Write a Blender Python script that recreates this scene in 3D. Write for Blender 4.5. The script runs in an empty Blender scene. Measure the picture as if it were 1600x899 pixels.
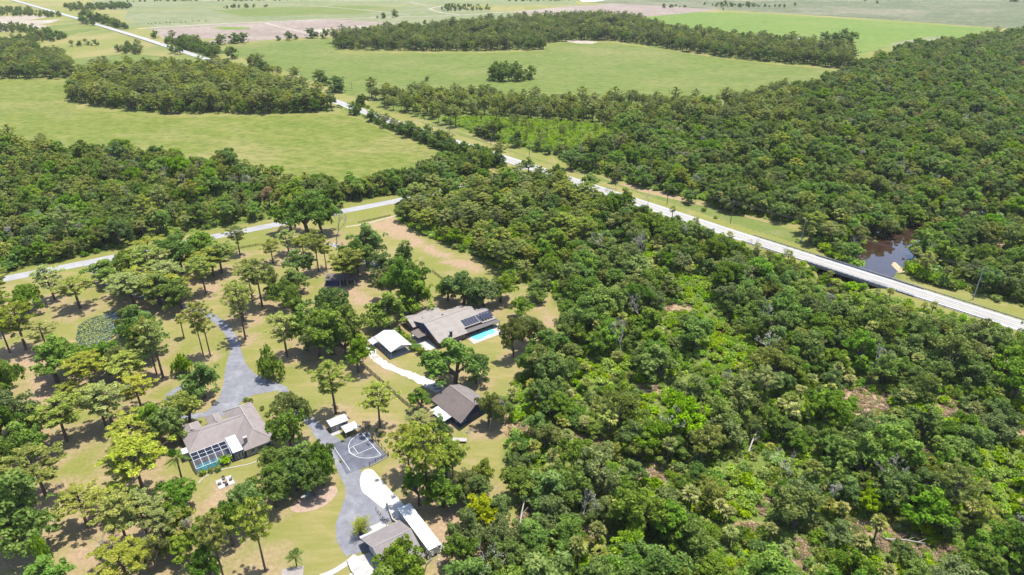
import bpy, math, random
import numpy as np
from mathutils import Vector, Matrix
from mathutils.geometry import tessellate_polygon

# ------------------------------------------------------------------ camera, world, sun, exposure
SC = bpy.context.scene
COL = SC.collection
F, PITCH, CH = 1067.0, math.radians(26.5), 135.0
cam_d = bpy.data.cameras.new('camera'); cam = bpy.data.objects.new('camera', cam_d); COL.objects.link(cam)
cam.location = (0, 0, CH); cam.rotation_euler = (math.radians(90) - PITCH, 0, 0)
cam_d.sensor_width = 36; cam_d.lens = 36 * F / 1600; cam_d.clip_start = 1; cam_d.clip_end = 60000
SC.camera = cam
SUN_EL, SUN_AZ = math.radians(77), math.radians(58)      # azimuth clockwise from +Y
W = bpy.data.worlds.new('World'); SC.world = W; W.use_nodes = True
nt = W.node_tree; bg = nt.nodes['Background']; sky = nt.nodes.new('ShaderNodeTexSky')
sky.sky_type = 'NISHITA'; sky.sun_disc = False; sky.sun_elevation = SUN_EL; sky.sun_rotation = SUN_AZ
nt.links.new(sky.outputs[0], bg.inputs[0]); bg.inputs[1].default_value = 0.15
sun_d = bpy.data.lights.new('sun', 'SUN'); sun_d.energy = 4.8; sun_d.angle = math.radians(0.5); sun_d.color = (1, 0.96, 0.88)
sun = bpy.data.objects.new('sun', sun_d); COL.objects.link(sun); sun.location = (0, 0, 400)
sv = Vector((math.sin(SUN_AZ) * math.cos(SUN_EL), math.cos(SUN_AZ) * math.cos(SUN_EL), math.sin(SUN_EL)))
sun.rotation_euler = sv.to_track_quat('Z', 'Y').to_euler()
SC.view_settings.view_transform = 'Standard'; SC.view_settings.look = 'None'
SC.view_settings.gamma = 1; SC.view_settings.exposure = 1.45
SC.cycles.max_bounces = 6; SC.cycles.diffuse_bounces = 3; SC.cycles.transparent_max_bounces = 12
SC.cycles.volume_bounces = 0; SC.cycles.use_denoising = True; SC.cycles.denoising_input_passes = 'RGB_ALBEDO_NORMAL'; SC.cycles.denoising_prefilter = 'ACCURATE'

R = random.Random(5)
RN = np.random.default_rng(7)

def G(px, py, z=0.0):
    """a point of the photograph (1600 px wide) set down on the level z"""
    u = (px - 800) / F; v = (449.5 - py) / F
    d = (u, math.cos(PITCH) + v * math.sin(PITCH), -math.sin(PITCH) + v * math.cos(PITCH))
    t = (z - CH) / d[2]
    return (d[0] * t, d[1] * t, z)

def P(x, y, z=0.0):
    """world to photograph pixels, arrays"""
    zz = z - CH
    dep = y * math.cos(PITCH) - zz * math.sin(PITCH)
    up = y * math.sin(PITCH) + zz * math.cos(PITCH)
    dep = np.where(dep < 1, 1, dep)
    return 800 + F * x / dep, 449.5 - F * up / dep

def inpoly(px, py, poly):
    px = np.asarray(px); py = np.asarray(py); r = np.zeros(px.shape, bool); n = len(poly)
    for i in range(n):
        x0, y0 = poly[i]; x1, y1 = poly[(i + 1) % n]
        if y0 == y1: continue
        c = ((y0 > py) != (y1 > py)) & (px < (x1 - x0) * (py - y0) / (y1 - y0) + x0)
        r ^= c
    return r

def seg_dist(x, y, pts):
    d = np.full(np.shape(x), 1e9)
    for (ax, ay), (bx, by) in zip(pts[:-1], pts[1:]):
        vx, vy = bx - ax, by - ay
        t = np.clip(((x - ax) * vx + (y - ay) * vy) / (vx * vx + vy * vy), 0, 1)
        d = np.minimum(d, np.hypot(x - ax - t * vx, y - ay - t * vy))
    return d

def vnoise(x, y, s, seed=0):
    """smooth value noise 0..1"""
    x = np.asarray(x) / s + 137.3 * seed; y = np.asarray(y) / s + 71.9 * seed
    xi = np.floor(x).astype(np.int64); yi = np.floor(y).astype(np.int64); fx = x - xi; fy = y - yi
    fx = fx * fx * (3 - 2 * fx); fy = fy * fy * (3 - 2 * fy)
    def h(a, b):
        n = (a * 374761393 + b * 668265263 + seed * 1274126177) & 0xffffffff
        n = ((n ^ (n >> 13)) * 1274126177) & 0xffffffff
        return ((n ^ (n >> 16)) & 0xffff) / 65535.0
    return (h(xi, yi) * (1 - fx) + h(xi + 1, yi) * fx) * (1 - fy) + (h(xi, yi + 1) * (1 - fx) + h(xi + 1, yi + 1) * fx) * fy

def ss(a, b, x):
    t = np.clip((x - a) / (b - a), 0, 1); return t * t * (3 - 2 * t)

# ------------------------------------------------------------------ terrain: embankment of the highway, creek bed
HZ = 1.0
hw_px = [(1600, 511), (1160, 370.5), (825, 259.5), (640, 199.5), (520, 157.5), (225, 60.5), (106, 24.5), (30, 3)]
HW = [G(x, y, HZ)[:2] for x, y in hw_px]
e0 = np.array(HW[0]) - np.array(HW[1]); e0 = e0 / np.linalg.norm(e0)
e1 = np.array(HW[-1]) - np.array(HW[-2]); e1 = e1 / np.linalg.norm(e1)
HW = [tuple(np.array(HW[0]) + e0 * 260)] + HW + [tuple(np.array(HW[-1]) + e1 * 3000)]
CREEK = [G(x, y, -2)[:2] for x, y in [(1640, 300), (1500, 335), (1425, 362), (1395, 385), (1362, 412), (1300, 447), (1215, 478), (1120, 520)]]
POND = [G(x, y)[:2] for x, y in [(118, 528), (122, 508), (140, 497), (165, 490), (185, 484), (200, 484), (203, 496), (195, 508), (178, 525), (150, 545), (128, 548)]]
def hgt(x, y):
    x = np.asarray(x, float); y = np.asarray(y, float)
    near = (y < 900)
    dh = seg_dist(x, y, HW); dc = seg_dist(x, y, CREEK)
    emb = HZ * (1 - ss(7.0, 15, dh)) - 0.06 * (dh < 7)
    emb = np.where(dh < 7, HZ - 0.06, emb)
    side = (x - HW[1][0]) * e0[1] - (y - HW[1][1]) * e0[0]      # the house side of the highway: a narrower ditch
    dc = dc + np.clip((side - 4) * .7, 0, 7.5)
    bank = ss(9, 20, dc + (vnoise(x, y, 9, 3) - .5) * 5)
    h = np.where(bank < 1, emb * bank - 4.2 * (1 - bank), emb)
    return np.where(near, h, np.where(dh < 7, HZ - .06, emb))
def hz(x, y): return float(hgt(np.array([x]), np.array([y]))[0])

# ------------------------------------------------------------------ materials
def new_mat(name):
    m = bpy.data.materials.new(name); m.use_nodes = True
    return m, m.node_tree, m.node_tree.nodes['Principled BSDF']
def N(t, kind, **kw):
    n = t.nodes.new(kind)
    for k, v in kw.items():
        if k in n.inputs and not hasattr(n, k): n.inputs[k].default_value = v
        else: setattr(n, k, v)
    return n
def ramp(t, fac, stops):
    r = t.nodes.new('ShaderNodeValToRGB'); t.links.new(fac, r.inputs[0])
    while len(r.color_ramp.elements) < len(stops): r.color_ramp.elements.new(0.5)
    for e, (p, c) in zip(r.color_ramp.elements, stops): e.position = p; e.color = (*c, 1)
    return r.outputs[0]
def noise(t, scale, detail=3, rough=0.55, stretch=None, geo=True):
    g = t.nodes.new('ShaderNodeNewGeometry') if geo else t.nodes.new('ShaderNodeTexCoord')
    out = g.outputs['Position'] if geo else g.outputs['Object']
    if stretch:
        mp = t.nodes.new('ShaderNodeMapping'); mp.inputs['Rotation'].default_value = (0, 0, math.radians(stretch[0])); mp.inputs['Scale'].default_value = (stretch[1], stretch[2], 1)
        t.links.new(out, mp.inputs[0]); out = mp.outputs[0]
    n = t.nodes.new('ShaderNodeTexNoise'); n.inputs['Scale'].default_value = scale; n.inputs['Detail'].default_value = detail; n.inputs['Roughness'].default_value = rough
    t.links.new(out, n.inputs['Vector']); return n.outputs[0]
def mixc(t, fac, a, b, mode='MIX'):
    m = t.nodes.new('ShaderNodeMix'); m.data_type = 'RGBA'; m.blend_type = mode
    if isinstance(fac, (int, float)): m.inputs[0].default_value = fac
    else: t.links.new(fac, m.inputs[0])
    for i, c in ((6, a), (7, b)):
        if isinstance(c, tuple): m.inputs[i].default_value = (*c, 1)
        else: t.links.new(c, m.inputs[i])
    return m.outputs[2]
def math_(t, op, a, b, clamp=True):
    m = t.nodes.new('ShaderNodeMath'); m.operation = op; m.use_clamp = clamp
    for i, c in ((0, a), (1, b)):
        if isinstance(c, (int, float)): m.inputs[i].default_value = c
        else: t.links.new(c, m.inputs[i])
    return m.outputs[0]
def maprange(t, v, a, b, c=0., d=1.):
    m = t.nodes.new('ShaderNodeMapRange'); t.links.new(v, m.inputs[0])
    for i, x in zip((1, 2, 3, 4), (a, b, c, d)): m.inputs[i].default_value = x
    return m.outputs[0]

GK = 0.545      # albedo level of everything but foliage
def plain(name, col, rough=0.7, var=0.15, scale=1.5, metal=0.0, spec=0.3, stretch=None, dirt=None):
    m, t, b = new_mat(name)
    n = noise(t, scale, 5, 0.65, stretch, geo=False); col = tuple(c * GK for c in col)
    if dirt: dirt = (tuple(c * GK for c in dirt[0]), dirt[1])
    lo = tuple(c * (1 - var) for c in col); hi = tuple(min(1, c * (1 + var)) for c in col)
    c = ramp(t, n, [(0.3, lo), (0.7, hi)])
    if dirt:
        n2 = noise(t, dirt[1], 4, 0.6, geo=False); c = mixc(t, maprange(t, n2, .5, .72), c, dirt[0])
    t.links.new(c, b.inputs['Base Color']); b.inputs['Roughness'].default_value = rough
    b.inputs['Metallic'].default_value = metal; b.inputs['Specular IOR Level'].default_value = spec
    return m

def leaf_mat(name, dark, light, yellow, trans=0.42, spread=0.26, hue=(.466, .504)):
    """foliage: colour of each leaf from its own tint, a shift for each tree"""
    m, t, b = new_mat(name)
    a = N(t, 'ShaderNodeAttribute', attribute_name='tint')
    c = ramp(t, a.outputs['Fac'], [(0.0, dark), (0.55, light), (1.0, yellow)])
    oi = t.nodes.new('ShaderNodeObjectInfo')
    hs = t.nodes.new('ShaderNodeHueSaturation'); t.links.new(c, hs.inputs['Color'])
    t.links.new(maprange(t, oi.outputs['Random'], 0, 1, *hue), hs.inputs['Hue'])
    rn = math_(t, 'FRACT', math_(t, 'MULTIPLY', oi.outputs['Random'], 17.31, False), 0.0)
    t.links.new(maprange(t, rn, 0, 1, 1 - spread, 1 + spread), hs.inputs['Value'])
    rs = math_(t, 'FRACT', math_(t, 'MULTIPLY', oi.outputs['Random'], 91.7, False), 0.0)
    t.links.new(maprange(t, rs, 0, 1, 0.84, 1.1), hs.inputs['Saturation'])
    col = hs.outputs[0]
    t.links.new(col, b.inputs['Base Color']); b.inputs['Roughness'].default_value = 0.6; b.inputs['Specular IOR Level'].default_value = 0.07
    tr = t.nodes.new('ShaderNodeBsdfTranslucent'); t.links.new(mixc(t, 0.5, col, (0.16, 0.22, 0.02)), tr.inputs[0])
    mx = t.nodes.new('ShaderNodeMixShader'); mx.inputs[0].default_value = trans
    t.links.new(b.outputs[0], mx.inputs[1]); t.links.new(tr.outputs[0], mx.inputs[2])
    t.links.new(mx.outputs[0], t.nodes['Material Output'].inputs[0])
    return m

M = {}
M['oak_dark'] = leaf_mat('oak leaves dark', (0.032, 0.072, 0.010), (0.076, 0.145, 0.020), (0.145, 0.215, 0.036))
M['oak_mid'] = leaf_mat('oak leaves green', (0.042, 0.092, 0.010), (0.092, 0.175, 0.022), (0.170, 0.245, 0.040))
M['oak_olive'] = leaf_mat('oak leaves olive', (0.055, 0.080, 0.014), (0.125, 0.165, 0.030), (0.205, 0.225, 0.060))
M['oak_grey'] = leaf_mat('oak leaves grey green', (0.050, 0.080, 0.020), (0.110, 0.155, 0.040), (0.185, 0.215, 0.070))
M['oak_fresh'] = leaf_mat('fresh green leaves', (0.048, 0.115, 0.006), (0.110, 0.225, 0.012), (0.190, 0.300, 0.022))
M['pine'] = leaf_mat('pine needles', (0.080, 0.114, 0.018), (0.175, 0.225, 0.036), (0.295, 0.320, 0.065))
M['pine_yellow'] = leaf_mat('pine needles yellow green', (0.100, 0.130, 0.020), (0.215, 0.255, 0.042), (0.340, 0.350, 0.075))
M['pine_dark'] = leaf_mat('pine needles dark', (0.046, 0.074, 0.014), (0.105, 0.150, 0.028), (0.185, 0.215, 0.050))
M['palm'] = leaf_mat('palm fronds', (0.065, 0.100, 0.018), (0.170, 0.205, 0.042), (0.36, 0.33, 0.10))
M['lime'] = leaf_mat('lime undergrowth', (0.095, 0.175, 0.007), (0.180, 0.310, 0.012), (0.275, 0.390, 0.020), spread=0.2, hue=(.476, .506))
M['shrub'] = leaf_mat('shrub leaves', (0.045, 0.098, 0.010), (0.105, 0.190, 0.020), (0.195, 0.260, 0.036))
M['gold'] = leaf_mat('golden leaves', (0.11, 0.15, 0.008), (0.22, 0.27, 0.014), (0.34, 0.36, 0.028), spread=0.1)
M['rust'] = leaf_mat('rust brown leaves', (0.16, 0.080, 0.035), (0.30, 0.155, 0.07), (0.42, 0.25, 0.13), spread=0.1, hue=(.495, .51))
M['brush'] = leaf_mat('dry brown brush', (0.095, 0.060, 0.034), (0.20, 0.130, 0.076), (0.36, 0.265, 0.165), trans=0.1, spread=0.3, hue=(.498, .52))
M['moss'] = leaf_mat('grey moss and twigs', (0.13, 0.12, 0.09), (0.24, 0.225, 0.17), (0.36, 0.34, 0.27), trans=0.1, spread=0.2, hue=(.495, .51))
M['bark'] = plain('bark', (0.115, 0.088, 0.068), 0.9, 0.4, 0.8)
M['bark_pine'] = plain('pine bark', (0.145, 0.100, 0.075), 0.9, 0.4, 0.8)
M['bark_pale'] = plain('bleached bark', (0.40, 0.36, 0.31), 0.9, 0.25, 0.8)
M['lily'] = leaf_mat('lily pads', (0.05, 0.075, 0.016), (0.095, 0.13, 0.032), (0.17, 0.20, 0.075), trans=0.1)

# ------------------------------------------------------------------ object helpers
def tag(o, label=None, cat=None, group=None, kind=None):
    if label: o['label'] = label
    if cat: o['category'] = cat
    if group: o['group'] = group
    if kind: o['kind'] = kind
    return o
def thing(name, label, cat, loc=(0, 0, 0), ang=0.0, group=None):
    o = bpy.data.objects.new(name, None); COL.objects.link(o); o.location = loc; o.rotation_euler = (0, 0, math.radians(ang))
    o.empty_display_size = 0.5
    return tag(o, label, cat, group)
def link(name, me, parent=None, mat=None):
    o = bpy.data.objects.new(name, me); COL.objects.link(o)
    if parent: o.parent = parent
    if mat and not me.materials: me.materials.append(mat)
    return o
class MB:
    def __init__(s): s.v = []; s.f = []
    def poly(s, pts): k = len(s.v); s.v += [tuple(p) for p in pts]; s.f.append(tuple(range(k, k + len(pts)))); return s
    def box(s, x0, x1, y0, y1, z0, z1):
        k = len(s.v); s.v += [(x, y, z) for z in (z0, z1) for x, y in ((x0, y0), (x1, y0), (x1, y1), (x0, y1))]
        s.f += [tuple(k + i for i in q) for q in ((3, 2, 1, 0), (4, 5, 6, 7), (0, 1, 5, 4), (1, 2, 6, 5), (2, 3, 7, 6), (3, 0, 4, 7))]; return s
    def sheet(s, pts, t):
        """a plate: pts is its top, t its thickness straight down"""
        a = Vector(pts[1]) - Vector(pts[0]); b = Vector(pts[2]) - Vector(pts[0])
        if a.cross(b).z < 0: pts = pts[::-1]
        k = len(s.v); n = len(pts); s.v += [tuple(p) for p in pts] + [(p[0], p[1], p[2] - t) for p in pts]
        s.f.append(tuple(range(k, k + n))); s.f.append(tuple(range(k + 2 * n - 1, k + n - 1, -1)))
        for i in range(n): j = (i + 1) % n; s.f.append((k + j, k + i, k + n + i, k + n + j))
        return s
    def tube(s, pts, rad, n=6, cap=True):
        pts = [Vector(p) for p in pts]; rads = rad if isinstance(rad, (list, tuple)) else [rad] * len(pts)
        k = len(s.v)
        for i, p in enumerate(pts):
            d = (pts[min(i + 1, len(pts) - 1)] - pts[max(i - 1, 0)]).normalized()
            q = d.to_track_quat('Z', 'Y'); 
            for a in range(n):
                s.v.append(tuple(p + q @ Vector((math.cos(2 * math.pi * a / n) * rads[i], math.sin(2 * math.pi * a / n) * rads[i], 0))))
        for i in range(len(pts) - 1):
            for a in range(n):
                b = (a + 1) % n; s.f.append((k + i * n + a, k + i * n + b, k + (i + 1) * n + b, k + (i + 1) * n + a))
        if cap: s.f.append(tuple(k + a for a in range(n))[::-1]); s.f.append(tuple(k + (len(pts) - 1) * n + a for a in range(n)))
        return s
    def mesh(s, name, mat):
        me = bpy.data.meshes.new(name); me.from_pydata(s.v, [], s.f); me.materials.append(mat); me.update(); return me
    def obj(s, name, mat, parent=None): return link(name, s.mesh(name, mat), parent)

def dense(poly, step=6.0, jit=0.0):
    out = []
    for i, (a, b) in enumerate(zip(poly, poly[1:] + poly[:1])):
        L = math.dist(a[:2], b[:2]); n = max(1, int(L / step))
        for k in range(n):
            t = k / n; j = jit if k else 0
            out.append((a[0] + (b[0] - a[0]) * t + R.uniform(-j, j), a[1] + (b[1] - a[1]) * t + R.uniform(-j, j)))
    return out
def sheet_poly(name, pts, z, mat, thick=0.0, parent=None):
    vs = [Vector((p[0], p[1], 0)) for p in pts]
    tri = tessellate_polygon([vs])
    mb = MB(); mb.v = [(p[0], p[1], z) for p in pts]
    for t in tri:
        a, b, c = (vs[i] for i in t); mb.f.append(t if (b - a).cross(c - a).z > 0 else t[::-1])
    if thick:
        n = len(pts); mb.v += [(p[0], p[1], z - thick) for p in pts]
        for i in range(n): j = (i + 1) % n; mb.f.append((i, j, n + j, n + i))
    return mb.obj(name, mat, parent)
def smooth(pts, n=6):
    out = []
    for i in range(len(pts) - 1):
        p0 = pts[max(i - 1, 0)]; p1 = pts[i]; p2 = pts[i + 1]; p3 = pts[min(i + 2, len(pts) - 1)]
        for k in range(n):
            t = k / n
            out.append(tuple(0.5 * (2 * b + (c - a) * t + (2 * a - 5 * b + 4 * c - d) * t * t + (3 * b - a - 3 * c + d) * t ** 3) for a, b, c, d in zip(p0, p1, p2, p3)))
    out.append(tuple(pts[-1])); return out
def strip(name, pts, width, mat, zoff=0.03, follow=True, parent=None, z=None, thick=0.06, off=0.0, jit=0.0):
    """a ribbon along pts (x, y) with sides; width a number or one for each point"""
    mb = MB(); n = len(pts)
    for i, p in enumerate(pts):
        a = pts[max(i - 1, 0)]; b = pts[min(i + 1, n - 1)]; d = Vector((b[0] - a[0], b[1] - a[1])).normalized(); nn = Vector((-d.y, d.x))
        w = (width[i] if isinstance(width, (list, tuple)) else width) / 2
        zz = z if z is not None else max(0.0, hz(p[0], p[1])) + zoff
        j1, j2 = R.uniform(-jit, jit), R.uniform(-jit, jit)
        L = (p[0] + nn.x * (w + off + j1), p[1] + nn.y * (w + off + j1)); Q = (p[0] - nn.x * (w - off + j2), p[1] - nn.y * (w - off + j2))
        mb.v += [(*L, zz), (*Q, zz), (*L, zz - thick), (*Q, zz - thick)]
    for i in range(n - 1):
        a = i * 4; b = a + 4
        mb.f += [(a, a + 1, b + 1, b), (a + 2, a, b, b + 2), (a + 1, a + 3, b + 3, b + 1)]
    return mb.obj(name, mat, parent)
def resample(pts, step):
    out = [pts[0]]
    for a, b in zip(pts[:-1], pts[1:]):
        L = math.dist(a[:2], b[:2]); n = max(1, int(round(L / step)))
        for k in range(1, n + 1): out.append(tuple(p + (q - p) * k / n for p, q in zip(a, b)))
    return out
def pxs(l, z=0.0): return [G(x, y, z)[:2] for x, y in l]

# ------------------------------------------------------------------ where the woods stand (photograph outlines)
Z_MAIN = [(616, 312), (620, 342), (654, 364), (704, 386), (756, 408), (800, 440), (862, 455), (882, 500), (868, 540), (832, 570), (806, 600), (792, 640), (800, 668), (790, 705), (795, 740), (800, 780), (830, 810), (815, 860), (760, 880), (710, 905), (690, 990), (1760, 1000), (1760, 580), (1600, 530), (1500, 497), (1470, 492), (1410, 472), (1395, 466), (1290, 436), (1230, 410), (1160, 386), (1100, 364), (1000, 328), (900, 296), (830, 272), (790, 268), (740, 288), (690, 308)]
Z_RIGHT = [(575, 152), (640, 150), (760, 160), (900, 168), (1000, 165), (1130, 165), (1260, 140), (1322, 118), (1420, 76), (1520, 64), (1600, 52), (1780, 35), (1900, 300), (1900, 560), (1760, 515), (1620, 484), (1560, 465), (1500, 453), (1450, 444), (1420, 430), (1345, 411), (1300, 397), (1266, 382), (1250, 352), (1190, 341), (1120, 330), (1100, 315), (1060, 306), (1000, 294), (940, 273), (890, 266), (884, 248), (830, 236), (760, 218), (700, 196), (655, 184), (600, 170)]
Z_LIME = [(690, 188), (740, 184), (930, 194), (962, 214), (945, 238), (884, 240), (830, 232), (760, 214)]
Z_LEFT = [(-200, 225), (0, 238), (60, 238), (130, 246), (260, 254), (330, 262), (400, 270), (440, 288), (500, 306), (545, 306), (640, 290), (690, 268), (745, 262), (760, 274), (690, 290), (600, 307), (530, 320), (430, 341), (340, 357), (260, 373), (150, 397), (0, 427), (-200, 468)]
Z_PINES = [(108, 158), (112, 138), (150, 118), (250, 110), (330, 114), (400, 106), (430, 122), (480, 138), (516, 160), (520, 174), (420, 178), (250, 178), (160, 168)]
Z_WEST = [(-200, 72), (0, 76), (60, 82), (110, 98), (118, 118), (100, 124), (-200, 124)]
Z_HEDGE = [(522, 166), (560, 162), (600, 184), (640, 203), (700, 224), (745, 238), (792, 254), (788, 266), (740, 256), (700, 240), (640, 216), (560, 182)]
Z_FAR = [(520, 66), (600, 52), (700, 46), (850, 34), (930, 30), (985, 34), (1040, 52), (1130, 64), (1230, 72), (1330, 86), (1332, 110), (1250, 101), (1180, 96), (1050, 78), (960, 64), (900, 64), (852, 68), (850, 78), (750, 80), (620, 80), (525, 78)]
Z_SCRUB = [(-200, 38), (40, 40), (120, 62), (210, 64), (232, 84), (160, 90), (100, 85), (-200, 80)]
Z_ROADSIDE = [(118, 26), (160, 34), (200, 47), (186, 53), (130, 38)]
Z_KNOT = [(258, 68), (300, 64), (340, 88), (325, 96), (270, 84)]
Z_MARSH = [(690, 8), (760, 10), (820, 14), (760, 18), (690, 18)]
FOREST = [Z_MAIN, Z_RIGHT, Z_LEFT, Z_PINES, Z_WEST, Z_HEDGE, Z_FAR, Z_ROADSIDE, Z_KNOT]
# brown clearings in the wood: centre and half axes in the photograph
CLEAR = [(1345, 632, 58, 28), (1487, 642, 24, 24), (1058, 484, 30, 10), (1330, 698, 18, 14), (1040, 802, 16, 14), (1258, 865, 22, 22), (1440, 705, 22, 12), (1335, 820, 28, 14), (1400, 845, 30, 20), (1580, 660, 16, 22), (1590, 860, 18, 22), (816, 672, 26, 14), (1435, 380, 14, 8), (1558, 383, 16, 14), (905, 210, 0, 0), (1170, 830, 24, 12), (1000, 860, 14, 10), (925, 840, 14, 20), (830, 810, 18, 26), (905, 690, 22, 12), (1015, 610, 26, 12), (1015, 740, 26, 18), (935, 700, 20, 16), (1470, 860, 32, 20), (1200, 790, 20, 14)]

# lawn trees: kind, foot x, foot y, top y, crown width (photograph pixels)
LAWN = '''P 86 469 416 40;P 125 482 434 55;P 210 480 428 60;P 250 478 430 50;O 262 482 432 55;P 16 552 480 36;P 41 547 476 52;P 75 548 503 45;P 10 520 450 36;O 45 490 448 50;P 5 470 420 30;
O 90 598 530 70;P 147 607 553 54;O 120 582 540 46;O 172 585 535 52;O 190 595 545 46;P 210 606 552 60;P 255 590 500 44;P 245 585 495 36;O 217 535 480 52;O 245 545 485 56;O 230 560 505 50;O 207 522 480 40;K 288 528 490 24;
P 318 556 473 30;P 329 557 472 32;P 384 531 437 42;B 286 587 553 38;O 320 622 568 56;Y 298 665 615 56;P 112 627 598 38;P 105 690 622 64;P 165 665 600 52;P 178 668 603 56;P 222 640 588 52;O 252 682 628 52;O 270 692 640 50;P 215 700 655 78;P 222 722 685 72;
O 22 640 560 52;O 5 612 560 42;O 30 682 610 58;O 8 702 630 50;O 50 722 660 52;O 20 762 690 64;O 52 690 645 42;P 72 775 703 72;O 50 850 747 98;C 78 892 832 22;O 85 910 868 58;P 137 824 766 62;P 187 800 760 64;P 202 858 778 62;P 232 842 772 60;P 226 774 690 84;
D 164 880 838 40;P 205 918 856 82;O 275 842 790 50;P 290 842 800 46;D 300 856 815 36;O 280 882 845 50;O 325 892 815 54;P 350 905 803 44;O 332 918 862 50;O 245 895 850 46;P 262 862 802 50;O 280 797 757 58;Q 286 753 703 34;
O 386 824 764 56;O 365 852 790 50;P 415 893 780 52;O 402 804 752 44;O 432 792 740 55;O 430 744 702 44;O 450 752 702 58;O 478 742 690 60;O 505 745 695 46;O 506 758 705 42;O 465 767 720 56;O 492 775 725 46;O 440 772 725 52;O 460 692 618 58;O 458 712 645 60;O 442 654 616 38;
N 564 834 788 34;Q 465 892 862 26;O 636 925 862 88;D 662 905 855 48;O 602 945 890 80;P 669 783 666 78;O 697 747 690 56;O 692 792 738 62;O 655 790 735 48;O 725 782 738 52;P 660 692 648 58;P 640 742 665 58;O 745 792 745 54;O 732 852 800 62;Y 757 832 783 58;O 782 862 810 60;O 722 884 840 54;P 708 747 690 50;O 775 822 775 50;O 760 760 725 44;O 690 700 655 40;
O 517 522 455 88;O 520 554 485 88;O 555 552 480 72;O 560 582 525 52;O 462 507 450 56;O 480 547 480 58;O 500 562 510 62;O 540 562 505 62;P 449 558 487 52;B 426 589 541 50;P 525 647 565 62;P 594 668 602 58;O 607 512 458 66;O 652 490 440 62;O 634 480 400 68;O 634 438 378 54;O 612 470 420 50;O 650 458 412 46;
O 575 417 350 64;O 560 432 375 52;O 602 442 395 52;P 547 443 388 50;P 538 447 395 46;P 510 420 372 30;P 498 425 358 36;P 475 402 368 34;P 452 397 360 34;R 422 326 292 26;O 467 432 388 52;O 460 457 420 50;O 430 462 420 34;O 482 372 300 84;O 503 367 315 62;O 455 362 310 52;O 467 322 280 62;D 527 380 336 34;
P 410 479 405 50;P 381 502 443 52;P 427 412 374 36;P 395 470 405 44;P 322 459 400 40;P 313 437 395 32;P 334 432 388 46;P 375 398 352 30;O 175 440 405 60;O 205 432 393 52;P 240 442 385 52;O 285 427 370 60;O 300 417 380 52;P 265 457 412 56;P 220 462 420 56;O 320 412 365 52;P 347 427 380 50;P 275 472 430 60;O 285 487 440 52;P 240 417 370 50;P 190 462 430 40;O 445 480 440 50;
O 725 482 430 78;O 755 484 435 68;O 782 472 430 56;O 712 606 536 98;O 744 600 556 54;O 686 584 556 38;O 802 559 496 48;O 816 534 494 48;O 828 552 500 56;O 658 642 610 38;O 764 668 618 52;O 786 662 620 50;D 765 672 630 44;O 700 470 440 46;O 812 500 465 44;O 838 470 440 40'''
LAWN = [(a.split()[0], *[float(q) for q in a.split()[1:]]) for a in LAWN.replace('\n', '').split(';') if a.strip()]

# ------------------------------------------------------------------ ground
def axis(parts):
    a = []
    for lo, hi, st in parts: a += list(np.arange(lo, hi, st))
    return np.array(a + [parts[-1][1]], float)
gx = axis([(-14000, -3000, 1100), (-3000, -1000, 200), (-1000, -420, 40), (-420, -225, 9), (-225, 265, 2.6), (265, 420, 9), (420, 1000, 40), (1000, 3000, 200), (3000, 14000, 1100)])
gy = axis([(-4000, -400, 600), (-400, 60, 40), (60, 105, 9), (105, 440, 2.6), (440, 620, 6), (620, 1000, 20), (1000, 3000, 100), (3000, 15000, 1000)])
X, Y = np.meshgrid(gx, gy); Z = hgt(X, Y)
shoal = G(1404, 419, -2)
sd = np.hypot((X - shoal[0] - (Y - shoal[1]) * .25) / 2.6, (Y - shoal[1]) / 7.5) + (vnoise(X, Y, 3, 8) - .5) * .4
Z = np.where(sd < 1.6, np.maximum(Z, -2.0 - 1.6 * ss(.75, 1.5, sd)), Z)
pond_c = np.mean(np.array(POND), axis=0)
pin = inpoly(X, Y, POND); Z = np.where(pin, np.minimum(Z, -0.5), Z)
pxx, pyy = P(X, Y, 0.0)
wood = np.zeros(X.shape)
for z in FOREST: wood = np.maximum(wood, inpoly(pxx, pyy, z))
wood = np.where(Y < 60, 0.0, wood)
lawn = 1 - wood
dirt = np.zeros(X.shape); 
def blob(x, y, rx, ry, k=1.0, soft=.6):
    global dirt
    d = np.hypot((X - x) / rx, (Y - y) / ry) + (vnoise(X, Y, 4, 2) - .5) * .5
    dirt = np.maximum(dirt, k * (1 - ss(soft, 1.15, d)))
for kind, bx, by, ty, w in LAWN:
    x, y, _ = G(bx, by); mpp = math.hypot(x, y, CH) / F
    if kind in 'PD': blob(x - .8, y - .5, w * mpp * .66, w * mpp * .6, 0.66)
    elif kind in 'O': blob(x, y, w * mpp * .55, w * mpp * .5, 0.6)
for cx, cy, rx, ry in CLEAR:
    if rx:
        x, y, _ = G(cx, cy); mpp = math.hypot(x, y, CH) / F; el = CH / math.hypot(x, y, CH)
        blob(x, y, rx * mpp, ry * mpp / el, 1.0, .55)
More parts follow.
